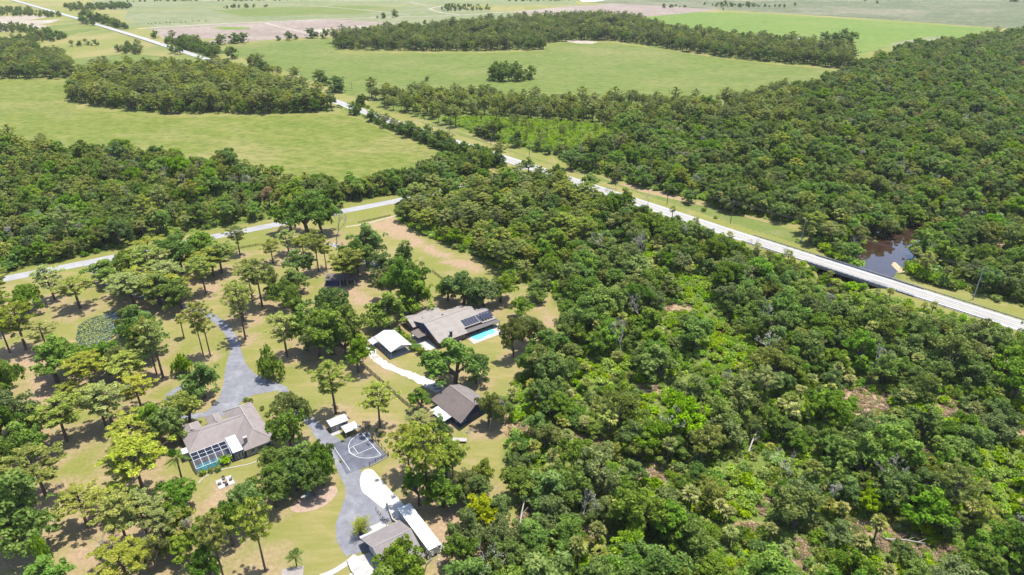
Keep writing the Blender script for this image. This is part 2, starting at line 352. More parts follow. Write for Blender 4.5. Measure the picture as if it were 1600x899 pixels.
for l, k in (([(605, 345), (640, 372), (690, 400), (740, 418)], 1.0), ([(-10, 880), (40, 860), (30, 800)], .8), ([(62, 620), (72, 660), (75, 720)], .9), ([(15, 545), (60, 580), (75, 610)], .9), ([(110, 610), (150, 612), (200, 610)], .8), ([(120, 870), (180, 850), (220, 830)], .9), ([(245, 870), (330, 800), (345, 780)], .8), ([(820, 470), (850, 485), (860, 500)], .8), ([(520, 445), (560, 460), (575, 470)], .9), ([(300, 430), (330, 450)], .8), ([(590, 350), (625, 370)], .8), ([(455, 530), (480, 560)], .8), ([(590, 555), (612, 575)], .6), ([(680, 665), (740, 665)], .8), ([(1190, 350), (1120, 330), (1040, 305), (980, 290)], .8), ([(650, 188), (700, 205), (780, 226)], .6), ([(700, 800), (690, 840), (705, 870)], .9), ([(300, 855), (360, 880), (420, 860)], .5)):
    d = seg_dist(X, Y, pxs(l)) + (vnoise(X, Y, 5, 4) - .5) * 6
    dirt = np.maximum(dirt, k * (1 - ss(2.0, 6.0, d)))
dry = vnoise(X, Y, 26, 5) * .6 + vnoise(X, Y, 9, 6) * .4
sand = np.where(sd < 1.5, 1 - ss(.85, 1.25, sd), 0)
ny, nx = X.shape
idx = np.arange(nx * ny).reshape(ny, nx)
faces = np.stack([idx[:-1, :-1], idx[:-1, 1:], idx[1:, 1:], idx[1:, :-1]], -1).reshape(-1, 4)
me = bpy.data.meshes.new('ground')
me.from_pydata(np.stack([X, Y, Z], -1).reshape(-1, 3).tolist(), [], faces.tolist())
for nm, arr in (('lawn', lawn), ('dirt', dirt), ('dry', dry), ('sand', sand)):
    a = me.attributes.new(nm, 'FLOAT', 'POINT'); a.data.foreach_set('value', arr.astype(np.float32).ravel())
me.polygons.foreach_set('use_smooth', np.ones(len(me.polygons), bool))
m, t, b = new_mat('ground')
A = lambda nm: N(t, 'ShaderNodeAttribute', attribute_name=nm).outputs['Fac']
n1 = noise(t, .9, 5, .7); n2 = noise(t, .12, 4, .6); n3 = noise(t, .02, 4, .6); nst = noise(t, .25, 4, .65, (-20, .35, 1.6))
floor_ = ramp(t, n1, [(.3, (.060, .085, .018)), (.55, (.12, .165, .030)), (.75, (.22, .20, .09))])
g1 = ramp(t, n1, [(.25, (.120, .145, .028)), (.5, (.175, .185, .042)), (.8, (.240, .220, .075))])
g2 = ramp(t, nst, [(.3, (.170, .175, .042)), (.7, (.300, .240, .112))])
grass = mixc(t, maprange(t, A('dry'), .38, .68), g1, g2)
grass = mixc(t, maprange(t, n2, .57, .70, 0, .7), grass, (.27, .215, .115)); grass = mixc(t, maprange(t, n3, .5, .62, 0, .38), grass, (.135, .172, .034)); grass = mixc(t, maprange(t, noise(t, 3.2, 4, .7), .35, .7, 0, .25), grass, (.12, .13, .04))
c = mixc(t, A('lawn'), floor_, grass)
dcol = ramp(t, n1, [(.25, (.19, .130, .078)), (.55, (.305, .222, .140)), (.8, (.41, .315, .215))])
dn = math_(t, 'MULTIPLY', A('dirt'), maprange(t, n2, .3, .5, .45, 1.15))
c = mixc(t, dn, c, dcol)
c = mixc(t, A('sand'), c, (.42, .32, .21)); c = mixc(t, 1.0, c, (GK * 1.08, GK * 1.05, GK * 1.05), 'MULTIPLY')
t.links.new(c, b.inputs['Base Color']); b.inputs['Roughness'].default_value = .95; b.inputs['Specular IOR Level'].default_value = .1
bp = t.nodes.new('ShaderNodeBump'); bp.inputs['Strength'].default_value = .5; bp.inputs['Distance'].default_value = .3; t.links.new(n1, bp.inputs['Height']); t.links.new(bp.outputs[0], b.inputs['Normal'])
me.materials.append(m); tag(link('ground', me), 'flat grass and woodland ground reaching to the horizon', kind='structure')

# ------------------------------------------------------------------ pastures and far fields
def field_mat(name, a, bcol, ccol, ang=15, sc=.05, rows=0.0, fine=1.2):
    m, t, b = new_mat(name)
    s1 = noise(t, sc, 6, .68, (ang, .6, 1.25)); s2 = noise(t, sc * .22, 3, .55); s3 = noise(t, fine, 4, .7)
    c = ramp(t, s1, [(.28, a), (.52, bcol), (.74, ccol)])
    c = mixc(t, maprange(t, s2, .5, .64, 0, .85), c, ccol)
    s4 = noise(t, sc * 4.5, 5, .72, (ang + 20, .8, 1.2)); c = mixc(t, maprange(t, s4, .46, .66, 0, .75), c, tuple(.62 * q for q in a)); c = mixc(t, maprange(t, s4, .47, .3, 0, .6), c, ccol)
    c = mixc(t, maprange(t, s3, .3, .7, .0, .4), c, a)
    if rows:
        g = t.nodes.new('ShaderNodeNewGeometry'); mp = t.nodes.new('ShaderNodeMapping'); mp.inputs['Rotation'].default_value = (0, 0, math.radians(ang))
        t.links.new(g.outputs['Position'], mp.inputs[0])
        wv = t.nodes.new('ShaderNodeTexWave'); wv.inputs['Scale'].default_value = rows; wv.inputs['Distortion'].default_value = 1.2; wv.inputs['Detail'].default_value = 2
        t.links.new(mp.outputs[0], wv.inputs[0]); c = mixc(t, maprange(t, wv.outputs['Fac'], .3, .8, 0, .5), c, a)
    c = mixc(t, 1.0, c, (GK * .93, GK * .93, GK * .9), 'MULTIPLY')
    t.links.new(c, b.inputs['Base Color']); b.inputs['Roughness'].default_value = .95; b.inputs['Specular IOR Level'].default_value = .1
    return m
FM = {
 'near': field_mat('pasture grass', (.106, .150, .019), (.172, .196, .035), (.290, .245, .100), 8, .035),
 'mid': field_mat('far pasture grass', (.108, .152, .026), (.148, .188, .038), (.225, .215, .075), -6, .025),
 'green': field_mat('bright sod', (.115, .185, .026), (.145, .215, .034), (.190, .225, .05), -4, .02),
 'pale': field_mat('pale hay', (.155, .185, .075), (.195, .215, .10), (.27, .25, .155), -8, .012),
 'plough': field_mat('ploughed soil', (.22, .165, .14), (.31, .25, .215), (.42, .36, .31), 60, .02, .25),
 'sandy': field_mat('sandy soil', (.30, .25, .20), (.40, .34, .28), (.48, .43, .37), -10, .012),
 'marsh': field_mat('marsh grass', (.070, .098, .040), (.150, .165, .085), (.29, .25, .18), -4, .02),
 'verge': field_mat('roadside grass', (.115, .165, .032), (.155, .190, .046), (.24, .215, .10), 49, .2),
}
def field(name, label, px, mat, z, jit=1.5, step=25):
    o = sheet_poly(name, dense(pxs(px), step, jit), z, FM[mat]); return tag(o, label, kind='structure')
field('pasture', 'yellow green pasture between two belts of trees', [(-260, 118), (60, 124), (112, 130), (120, 172), (250, 182), (420, 182), (520, 178), (560, 186), (640, 222), (715, 250), (740, 268), (690, 272), (640, 292), (520, 312), (440, 296), (400, 275), (300, 268), (130, 252), (0, 246), (-260, 236)], 'near', .05)
field('pasture', 'wide open pasture ringed by dark woods', [(345, 72), (420, 66), (520, 60), (530, 84), (620, 84), (750, 84), (852, 80), (856, 70), (905, 66), (960, 68), (1060, 82), (1190, 99), (1330, 112), (1312, 128), (1270, 146), (1130, 168), (1000, 170), (760, 165), (640, 155), (575, 156), (545, 150), (515, 138), (470, 120), (425, 104), (395, 95), (330, 80)], 'mid', .05)
field('pasture', 'bright green field beyond the belt of woods', [(985, 30), (1080, 19), (1200, 22), (1330, 30), (1470, 40), (1565, 46), (1545, 56), (1460, 62), (1390, 73), (1330, 88), (1230, 74), (1130, 66), (1040, 54)], 'green', .06)
field('marsh', 'grey green marsh stretching to the far edge', [(1000, 14), (1120, 15), (1240, 22), (1400, 32), (1560, 44), (1800, 50), (2300, -20), (2300, -55), (900, -55), (900, 0)], 'marsh', .04, 4)
field('ploughed_field', 'pinkish brown ploughed field with sandy edge', [(236, 46), (330, 40), (430, 34), (520, 30), (640, 38), (655, 43), (560, 52), (455, 60), (330, 69), (262, 66)], 'plough', .07)
field('ploughed_field', 'pale pink ploughed field before the far marsh', [(800, 19), (880, 11), (960, 6), (1050, 10), (1120, 16), (1060, 22), (985, 28), (900, 28), (840, 25)], 'plough', .07)
field('sandy_field', 'bare sandy strip beside the ploughed field', [(470, 47), (560, 41), (650, 38), (640, 45), (560, 51), (500, 53)], 'sandy', .11)
field('hay_field', 'pale green hay field crossed by a sand track', [(190, 42), (200, 18), (330, 12), (560, 8), (690, 10), (790, 19), (845, 26), (845, 34), (700, 46), (655, 40), (520, 30), (240, 46)], 'pale', .045, 3)
field('hay_field', 'far pale green field with thin farm tracks', [(130, 12), (160, -8), (500, -30), (900, -30), (900, 8), (700, 8), (560, 7), (330, 11), (200, 17)], 'pale', .035, 4)
field('green_strip', 'darker green patch in the far hay field', [(380, 26), (470, 24), (560, 22), (640, 12), (560, 9), (430, 12), (330, 16)], 'mid', .09, 3)
field('green_strip', 'small oval green wetland in the ploughed field', [(330, 44), (350, 42), (392, 43), (390, 46), (350, 47)], 'green', .13, 1)
field('pasture', 'small green field beside the straight highway', [(48, 50), (90, 38), (125, 36), (165, 48), (120, 55), (80, 57)], 'mid', .06, 2)
field('pasture', 'green field left of the dark tree knot', [(110, 92), (200, 84), (300, 92), (340, 100), (300, 108), (230, 108), (140, 118), (118, 104)], 'mid', .055, 2)
field('bare_ground', 'bare pinkish ground by the far scrub', [(-200, 30), (0, 26), (60, 24), (100, 28), (60, 46), (0, 50), (-200, 52)], 'sandy', .05, 3)
field('bare_ground', 'pale sandy scar at the edge of the far wood', [(880, 64), (905, 63), (935, 66), (925, 69), (900, 68)], 'sandy', .14, 1)
field('bare_ground', 'white sand spoil beside the far tree clump', [(1222, 58), (1240, 58), (1262, 60), (1255, 63), (1225, 63)], 'sandy', .14, 1)
field('bare_ground', 'pale strip along the far wood edge', [(1385, 73), (1400, 66), (1450, 58), (1480, 57), (1470, 62), (1420, 68)], 'pale', .12, 2)
field('verge', 'mown grass verge between the highway and the wood', [(640, 186), (700, 206), (780, 232), (860, 258), (960, 290), (1060, 324), (1160, 357), (1260, 391), (1262, 384), (1250, 362), (1190, 346), (1100, 322), (1000, 300), (940, 278), (880, 262), (800, 236), (700, 200)], 'verge', 0.02, .5, 8)
def track(name, label, px, w, mat='sandy', z=.16):
    o = strip(name, smooth(pxs(px), 6), w, FM[mat], z=z, jit=w * .08); return tag(o, label, kind='structure')
track('farm_track', 'white sand farm track across the far fields', [(200, 46), (300, 40), (400, 35), (520, 30), (620, 27), (720, 24), (820, 17)], 9)
track('farm_track', 'thin pale track dividing the hay fields', [(300, 0), (380, 4), (480, 9), (580, 17), (640, 24)], 7, z=.2)
track('farm_track', 'curved pale track beside the far marsh', [(640, 4), (670, 9), (690, 10), (672, 14), (690, 20), (720, 24)], 8, z=.24)
track('farm_track', 'sandy track along the ploughed field', [(415, 36), (440, 43), (470, 50), (490, 56)], 8, z=.28)

# ------------------------------------------------------------------ water
def water_mat(name, col, rough, bump, scale):
    m, t, b = new_mat(name)
    n = noise(t, .3, 3); c = ramp(t, n, [(.35, col), (.7, tuple(x * 1.5 for x in col))])
    t.links.new(c, b.inputs['Base Color']); b.inputs['Roughness'].default_value = rough; b.inputs['IOR'].default_value = 1.33; b.inputs['Specular IOR Level'].default_value = .9
    n2 = noise(t, scale, 2); bp = t.nodes.new('ShaderNodeBump'); bp.inputs['Strength'].default_value = bump; bp.inputs['Distance'].default_value = .05
    t.links.new(n2, bp.inputs['Height']); t.links.new(bp.outputs[0], b.inputs['Normal']); return m
M['creek'] = water_mat('creek water', (.016, .009, .006), .03, .05, 1.0)
M['pondw'] = water_mat('pond water', (.014, .020, .028), .05, .05, 1.5)
M['pool'] = water_mat('pool water', (.07, .36, .40), .05, .06, 2.5)
tag(strip('creek_water', resample(CREEK, 8), 32, M['creek'], z=-2.3, thick=.3), 'brown creek water passing under the highway bridge', kind='structure')
tag(sheet_poly('pond_water', dense(POND, 4, .4), -0.12, M['pondw']), 'dark pond water among the lawn trees', kind='structure')
tag(sheet_poly('far_pond', dense(pxs([(905, 1), (925, -1), (945, 1), (930, 3), (910, 3)]), 8, 1), .3, M['pondw']), 'pale distant pond at the far edge', kind='structure')

# ------------------------------------------------------------------ roads
M['hwy'] = plain('sun bleached asphalt', (.325, .315, .305), .85, .10, .35, stretch=(0, 1, 1), dirt=((.28, .265, .255), .05))
M['street'] = plain('grey street asphalt', (.30, .295, .30), .85, .12, .4, dirt=((.22, .215, .215), .1))
M['drive'] = plain('driveway asphalt', (.165, .167, .188), .85, .2, .5, dirt=((.245, .245, .26), .22))
M['court'] = plain('dark sealed asphalt', (.085, .090, .118), .8, .25, .5, dirt=((.16, .165, .19), .3))
M['gravel'] = plain('white shell gravel', (.46, .44, .41), .9, .2, 1.2, dirt=((.27, .245, .20), .25))
M['wsand'] = plain('white sand', (.56, .535, .50), .9, .14, .8, dirt=((.25, .20, .15), .4))
M['wornsand'] = plain('worn sandy soil', (.36, .30, .21), .95, .15, 1.2, dirt=((.25, .22, .12), .3))
M['conc'] = plain('concrete', (.34, .325, .305), .85, .15, .8)
M['concw'] = plain('pale concrete slab', (.41, .395, .375), .85, .12, .8, dirt=((.30, .285, .265), .5))
M['bridge'] = plain('bridge concrete', (.25, .25, .26), .85, .15, .8)
M['line'] = plain('white road paint', (.72, .72, .70), .6, .08, 2)
M['yellow'] = plain('yellow road paint', (.60, .42, .08), .6, .1, 2)
M['steel'] = plain('galvanised steel', (.36, .37, .38), .45, .1, 2, metal=.6)
M['rust_steel'] = plain('weathered dark steel', (.10, .09, .09), .7, .2, 2)
M['wood_dark'] = plain('dark fence timber', (.085, .068, .055), .85, .25, 2)
M['pole'] = plain('pole timber', (.16, .125, .10), .9, .2, 1)
M['polec'] = plain('pale concrete pole', (.42, .41, .39), .8, .1, 1)
def hzr(x, y): return HZ + .03
hw = resample(HW, 12)
road = tag(strip('highway', hw, 10.8, M['hwy'], z=HZ + .03, thick=.5), 'pale straight two lane highway running through the woods', kind='structure')
for nm, off, w, mt in (('edge_line', 3.7, .16, 'line'), ('edge_line', -3.7, .16, 'line'), ('center_line', 0, .22, 'yellow')):
    strip(nm, hw[:70], w, M[mt], z=HZ + .036, thick=.004, off=off, parent=road)
M['track'] = plain('tyre darkened asphalt', (.255, .247, .240), .85, .15, .3)
for off in (-2.7, -1.0, 1.0, 2.7): strip('wheel_track', hw[:70], .75, M['track'], z=HZ + .033, thick=.002, off=off, parent=road, jit=.08)
ST = pxs([(-160, 470), (0, 437.5), (150, 408), (260, 385.5), (340, 369), (430, 351.5), (540, 329.5), (610, 316), (690, 299), (770, 280)]) + [HW[3]]
street = tag(strip('street', resample(ST, 8), 7.2, M['street'], zoff=.05, thick=.3), 'narrow grey residential street joining the highway', kind='structure')

def drive(name, label, px, w, mat, z=.04, jit=.15, n=7):
    pts = smooth(pxs(px), n); ww = w
    if isinstance(w, list):
        ww = [w[min(int(i / n), len(w) - 2)] + (w[min(int(i / n) + 1, len(w) - 1)] - w[min(int(i / n), len(w) - 2)]) * (i % n) / n for i in range(len(pts))]
    return tag(strip(name, pts, ww, M[mat], z=z, jit=jit), label, kind='structure')
drive('driveway', 'curving grey asphalt driveway from the street to the hip roofed house', [(138, 410), (146, 422), (158, 436), (178, 450), (210, 460), (250, 467), (285, 477), (318, 488), (342, 503), (358, 520), (367, 540), (368, 556)], 3.4, 'drive')
tag(sheet_poly('forecourt', dense(smooth(pxs([(360, 548), (375, 546), (383, 566), (398, 584), (420, 594), (446, 605), (425, 612), (398, 617), (382, 624), (366, 640), (344, 652), (326, 642), (338, 628), (346, 612), (350, 592), (353, 572), (360, 548)]), 4), 2, .1), .05, M['drive'], .1), 'wide asphalt forecourt in front of the hip roofed house', kind='structure')
drive('driveway', 'short asphalt spur curving left of the hip roofed house', [(340, 640), (318, 648), (292, 650), (272, 640), (263, 628), (270, 614), (292, 602)], 3.0, 'drive', .045)
drive('driveway', 'asphalt drive running past the court to the lower garage', [(440, 606), (452, 626), (468, 646), (489, 662), (506, 682), (528, 702), (545, 735), (556, 765), (552, 790), (545, 815), (545, 840), (556, 864)], [3.0, 3.0, 3.0, 3.2, 4.5, 6, 6, 5.5, 6.2, 6.4, 6, 4.6], 'drive', .045)
tag(sheet_poly('forecourt', dense(pxs([(552, 770), (575, 765), (600, 785), (618, 806), (600, 830), (580, 860), (555, 866), (545, 850), (540, 820)]), 2, .1), .047, M['drive'], .1), 'grey asphalt apron before the lower garage', kind='structure')
drive('gravel_path', 'white shell path winding past the metal pavilion', [(577, 541), (584, 556), (598, 568), (618, 578), (640, 586), (658, 594), (676, 602), (690, 610)], [3.2, 3.4, 3.2, 3, 3.4, 4.2, 4.6, 4.4], 'gravel', .04, .35)
tag(sheet_poly('sand_yard', dense(smooth(pxs([(562, 752), (566, 738), (576, 733), (586, 738), (602, 758), (618, 774), (630, 788), (650, 812), (690, 852), (684, 862), (650, 850), (625, 818), (606, 800), (592, 790), (578, 778), (566, 768), (562, 752)]), 4), 1.2, .45), .052, M['wsand'], .1), 'glaring white sand yard beside the lower garage', kind='structure')
drive('gravel_path', 'thin pale streak of old gravel drive under the oaks', [(508, 380), (525, 384), (540, 392), (556, 402), (575, 410), (600, 418)], 3.2, 'street', .04)
drive('gravel_path', 'worn sandy track along the street side fence', [(540, 355), (570, 350), (600, 342), (625, 336)], 1.8, 'wornsand', .03)
tag(sheet_poly('bare_ground', dense(smooth(pxs([(455, 790), (470, 778), (500, 765), (522, 760), (527, 768), (518, 782), (498, 795), (470, 801), (455, 798), (455, 790)]), 4), 2, .2), .03, plain('bare play area soil', (.33, .235, .175), .95, .2, 1), .05), 'oval of bare soil under the oak edge', kind='structure')

# ------------------------------------------------------------------ bridge
def hp(x): return np.array(G(x, 370.5 + (x - 1160) * .3193, HZ)[:2])
b0, b1 = hp(1266), hp(1436); L = float(np.linalg.norm(b1 - b0)); bang = math.degrees(math.atan2(*(b1 - b0)[::-1]))
br = thing('bridge', 'low concrete highway bridge over the brown creek', 'bridge', (b0[0], b0[1], 0), bang)
MB().box(0, L, -5.6, 5.6, HZ - .75, HZ - .02).obj('deck', M['bridge'], br)
for s in (-1, 1):
    MB().box(0, L, s * 5.45 - .14, s * 5.45 + .14, HZ - .02, HZ + .55).obj('barrier', M['bridge'], br)
    MB().box(0, L, s * 5.45 - .1, s * 5.45 + .1, HZ + .8, HZ + .95).obj('rail', M['steel'], br)
    me = MB().box(-.12, .12, -.09, .09, 0, .25).mesh('rail_post', M['bridge'])
    for k in range(int(L / 2.4)):
        o = link('rail_post', me, br); o.location = (1 + k * 2.4, s * 5.45, HZ + .55)
for v in (-4.2, -1.4, 1.4, 4.2): MB().box(.3, L - .3, v - .25, v + .25, HZ - 1.5, HZ - .75).obj('girder', M['bridge'], br)
for k in range(1, 4):
    u = L * k / 4
    MB().box(u - .5, u + .5, -5.3, 5.3, HZ - 2.2, HZ - 1.5).obj('pier_cap', M['conc'], br)
    for v in (-4.6, -1.5, 1.5, 4.6): MB().tube([(u, v, -6), (u, v, HZ - 2.2)], .36, 10).obj('pier', M['conc'], br)
MB().box(L * .6, L * .6 + 7.5, 1.2 - 3.6, 1.2 - 3.2, HZ + .03, HZ + .042).obj('tar_patch', M['rust_steel'], br)
MB().box(L * .62, L * .62 + 5.5, -3.0, -2.7, HZ + .03, HZ + .042).obj('tar_patch', M['rust_steel'], br)

def guard_rail(label, px0, px1, side):
    a, b = hp(px0), hp(px1); L = float(np.linalg.norm(b - a)); ang = math.atan2(*(b - a)[::-1])
    n = np.array([-math.sin(ang), math.cos(ang)]) * side * 5.7
    g = thing('guard_rail', label, 'guard rail', (a[0] + n[0], a[1] + n[1], HZ - .1), math.degrees(ang), 'guard rails beside the highway')
    mb = MB(); 
    for z0, y in ((.48, .0), (.58, .05), (.68, .0)): mb.box(0, L, y - .03, y + .03, z0, z0 + .1)
    mb = MB().box(0, L, -.05, .05, .42, .82); mb.obj('rail', M['steel'], g)
    me = MB().box(-.1, .1, -.24, -.06, -.4, .8).mesh('post', M['rust_steel'])
    for k in range(int(L / 3.8) + 1):
        o = link('post', me, g); o.location = (k * 3.8 + .2, 0 if side > 0 else .3, 0)
guard_rail('steel guard rail on the far side of the highway before the bridge', 1168, 1266, 1)
guard_rail('steel guard rail on the house side of the highway before the bridge', 1168, 1266, -1)
guard_rail('long steel guard rail on the pole side beyond the bridge', 1437, 1680, 1)
guard_rail('steel guard rail on the wood side beyond the bridge', 1437, 1560, -1)

# ------------------------------------------------------------------ utility poles and wires
def upole(label, bx, by, ty, mat='pole', arm=True):
    x, y, _ = G(bx, by); z0 = hz(x, y)
    lo, hi = 0, 40
    for _ in range(40):
        m_ = (lo + hi) / 2
        if G(bx, ty, m_)[1] > y: lo = m_
        else: hi = m_
    h = lo
    t = thing('utility_pole', label, 'utility pole', (x, y, z0), math.degrees(math.atan2(e0[1], e0[0])) + 90, 'utility poles along the highway')
    MB().tube([(0, 0, -.3), (0, 0, h)], [.24, .16] if mat == 'polec' else [.2, .14], 8).obj('pole', M[mat], t)
    if arm:
        MB().box(-1.2, 1.2, -.08, .08, h - .9, h - .75).obj('crossarm', M['pole'], t)
        me = MB().tube([(0, 0, 0), (0, 0, .22)], [.07, .05], 6).mesh('insulator', M['steel'])
        for q in (-1.1, 0.35, 1.1): o = link('insulator', me, t); o.location = (q, 0, h - .75)
    return (x, y, z0 + h - .55)
tops = [upole('tall pale concrete utility pole behind the guard rail', 1520, 469, 418, 'polec'),
        upole('pale utility pole standing at the end of the bridge', 1252, 379, 342, 'polec'),
        upole('dark timber pole before the wood third from the bridge', 1141, 350, 313),
        upole('dark timber pole beside the highway verge fourth from the bridge', 1042, 321, 290),
        upole('dark timber pole by the lone verge oaks', 962, 291, 262),
        upole('timber pole behind the pale highway strip by the lime clearing', 827, 247, 222),
        upole('slim pole at the lower end of the lime clearing', 767, 228, 203),
        upole('slim pole beside the open verge above the hedge', 702, 206, 184)]
upole('bare pole at the corner of the pasture hedge', 642, 297, 270, 'polec', False)
upole('timber pole between street wood and pasture corner', 731, 270, 255, 'pole', False)
for i, (bx, by, ty) in enumerate([(602, 160, 147), (550, 140, 128), (471, 123, 112), (439, 115, 104), (258, 63, 52), (242, 56, 44)]):
    upole(['pole rising beyond the hedge by the pasture', 'thin pole at the pasture end of the highway trees', 'thin pole above the pale bend of highway', 'thin pole right of the pine belt top', 'distant pole before the ploughed field', 'distant pole by the dark roadside trees'][i], bx, by, ty, 'pole', False)
def wire(a, b, label):
    t = thing('power_line', label, 'power line', a, 0, 'power lines along the highway')
    d = Vector(b) - Vector(a); n = Vector((-d.y, d.x, 0)).normalized()
    for q in (-1.1, .35, 1.1):
        MB().tube([d * s + n * q + Vector((0, 0, -2.0 * 4 * s * (1 - s) * min(1, d.length / 90))) for s in [i / 10 for i in range(11)]], .022, 3, False).obj('wire', M['rust_steel'], t)
ext = Vector(tops[0]) + Vector((e0[0], e0[1], 0)) * 80
wire(tuple(ext), tops[0], 'power wires leaving the tall concrete pole away from the bridge')
for i, (a, b) in enumerate(zip(tops[:-1], tops[1:])):
    wire(a, b, ['sagging power wires crossing over the brown creek', 'power wires between the bridge pole and the third pole', 'power wires above the verge after the third pole', 'power wires above the verge after the fourth pole', 'power wires running past the lone verge oaks', 'power wires below the lime clearing', 'power wires at the far end of the verge'][i])
# ------------------------------------------------------------------ buildings
def shingle(name, col, streak=None):
    m, t, b = new_mat(name); col = tuple(c * GK for c in col); streak = streak and tuple(c * GK for c in streak)
    n1 = noise(t, 1.6, 5, .7, geo=False); n2 = noise(t, .35, 4, .6, geo=False)
    br_ = t.nodes.new('ShaderNodeTexBrick'); br_.inputs['Scale'].default_value = 1.0; br_.inputs['Brick Width'].default_value = .9; br_.inputs['Row Height'].default_value = .28
    br_.inputs['Mortar Size'].default_value = .02; br_.inputs['Color1'].default_value = (*[c * .92 for c in col], 1); br_.inputs['Color2'].default_value = (*[c * 1.1 for c in col], 1); br_.inputs['Mortar'].default_value = (*[c * .7 for c in col], 1)
    tc = t.nodes.new('ShaderNodeTexCoord'); t.links.new(tc.outputs['Object'], br_.inputs[0])
    c = mixc(t, maprange(t, n1, .3, .75, 0, .55), br_.outputs[0], tuple(c * 1.22 for c in col))
    c = mixc(t, maprange(t, n2, .45, .7, 0, .7), c, streak or tuple(q * .78 for q in col))
    t.links.new(c, b.inputs['Base Color']); b.inputs['Roughness'].default_value = .9; b.inputs['Specular IOR Level'].default_value = .2
    bp = t.nodes.new('ShaderNodeBump'); bp.inputs['Strength'].default_value = .4; bp.inputs['Distance'].default_value = .05; t.links.new(n1, bp.inputs['Height']); t.links.new(bp.outputs[0], b.inputs['Normal'])
    return m
M['roof_taupe'] = shingle('taupe shingles', (.250, .215, .205))
M['roof_tan'] = shingle('tan shingles', (.280, .248, .225))
M['roof_brown'] = shingle('brown shingles', (.145, .118, .108), (.105, .09, .085))
M['roof_barn_lit'] = shingle('barn shingles sunlit', (.170, .148, .140), (.23, .205, .19))
M['roof_grey'] = shingle('grey shingles', (.200, .178, .178), (.27, .24, .22))
M['cap'] = plain('ridge shingles', (.34, .30, .28), .9, .12, 2)
M['white_metal'] = plain('white painted metal', (.47, .47, .48), .5, .08, 1, dirt=((.33, .33, .345), .3))
M['zinc'] = plain('galvanised roofing', (.60, .64, .69), .4, .1, 1.5, metal=.3)
M['white'] = plain('white paint', (.60, .60, .59), .6, .05, 2)
M['stucco'] = plain('beige stucco', (.42, .37, .31), .9, .1, 2)
M['blue'] = plain('slate blue siding', (.055, .115, .235), .8, .15, 2)
M['navy'] = plain('dark blue siding', (.030, .065, .150), .8, .15, 2)
M['brick'] = plain('red brown brick', (.17, .085, .065), .9, .25, 4)
M['glass'] = plain('window glass', (.02, .04, .08), .08, .1, 2, spec=.8)
M['dark'] = plain('dark interior', (.02, .022, .03), .9, .2, 2)
M['timber'] = plain('timber', (.25, .17, .11), .85, .2, 2)
M['solar'] = plain('solar glass', (.012, .016, .035), .12, .2, 3, spec=.7)
M['teal'] = plain('teal pool liner', (.12, .42, .44), .5, .1, 1)
M['deck'] = plain('pinkish pool deck', (.37, .335, .305), .85, .1, 1)
def screen_mat():
    m, t, b = new_mat('insect screen'); b.inputs['Base Color'].default_value = (.014, .019, .034, 1); b.inputs['Roughness'].default_value = .9; b.inputs['Specular IOR Level'].default_value = 0
    tr = t.nodes.new('ShaderNodeBsdfTransparent'); mx = t.nodes.new('ShaderNodeMixShader'); mx.inputs[0].default_value = .6
    t.links.new(tr.outputs[0], mx.inputs[1]); t.links.new(b.outputs[0], mx.inputs[2]); t.links.new(mx.outputs[0], t.nodes['Material Output'].inputs[0]); return m
M['screen'] = screen_mat()

def wall_box(par, x0, x1, y0, y1, z1, mat, z0=-.1, name='wall'): return MB().box(x0, x1, y0, y1, z0, z1).obj(name, M[mat], par)
def roof_faces(par, faces, mat, t=.22, name='roof'):
    mb = MB()
    for f in faces: mb.sheet(f, t)
    return mb.obj(name, M[mat], par)
def cap(par, a, b, r=.16): return MB().tube([(a[0], a[1], a[2] + .02), (b[0], b[1], b[2] + .02)], r, 5).obj('ridge_cap', M['cap'], par)
def window(par, face, c, w, h, z, frame='white'):
    """a framed pane standing on the wall whose outside looks to face (+u, -u, +v or -v)"""
    s = 1 if face[0] == '+' else -1
    f = MB(); p = MB()
    if face[1] == 'v':
        u, v = c; f.box(u - w / 2, u + w / 2, *sorted((v, v + s * .06)), z, z + h); p.box(u - w / 2 + .12, u + w / 2 - .12, *sorted((v + s * .03, v + s * .075)), z + .12, z + h - .12)
    else:
        u, v = c; f.box(*sorted((u, u + s * .06)), v - w / 2, v + w / 2, z, z + h); p.box(*sorted((u + s * .03, u + s * .075)), v - w / 2 + .12, v + w / 2 - .12, z + .12, z + h - .12)
    o = f.obj('window', M[frame], par); p.obj('pane', M['glass'], o); return o
def door(par, face, c, w, h, mat='white'):
    s = 1 if face[0] == '+' else -1; u, v = c
    mb = MB(); k = MB()
    if face[1] == 'v': mb.box(u - w / 2, u + w / 2, *sorted((v, v + s * .07)), 0, h); k.box(u + w * .35, u + w * .35 + .1, *sorted((v + s * .07, v + s * .14)), 1, 1.12)
    else: mb.box(*sorted((u, u + s * .07)), v - w / 2, v + w / 2, 0, h); k.box(*sorted((u + s * .07, u + s * .14)), v + w * .35, v + w * .35 + .1, 1, 1.12)
    o = mb.obj('door', M[mat], par); k.obj('handle', M['steel'], o); return o

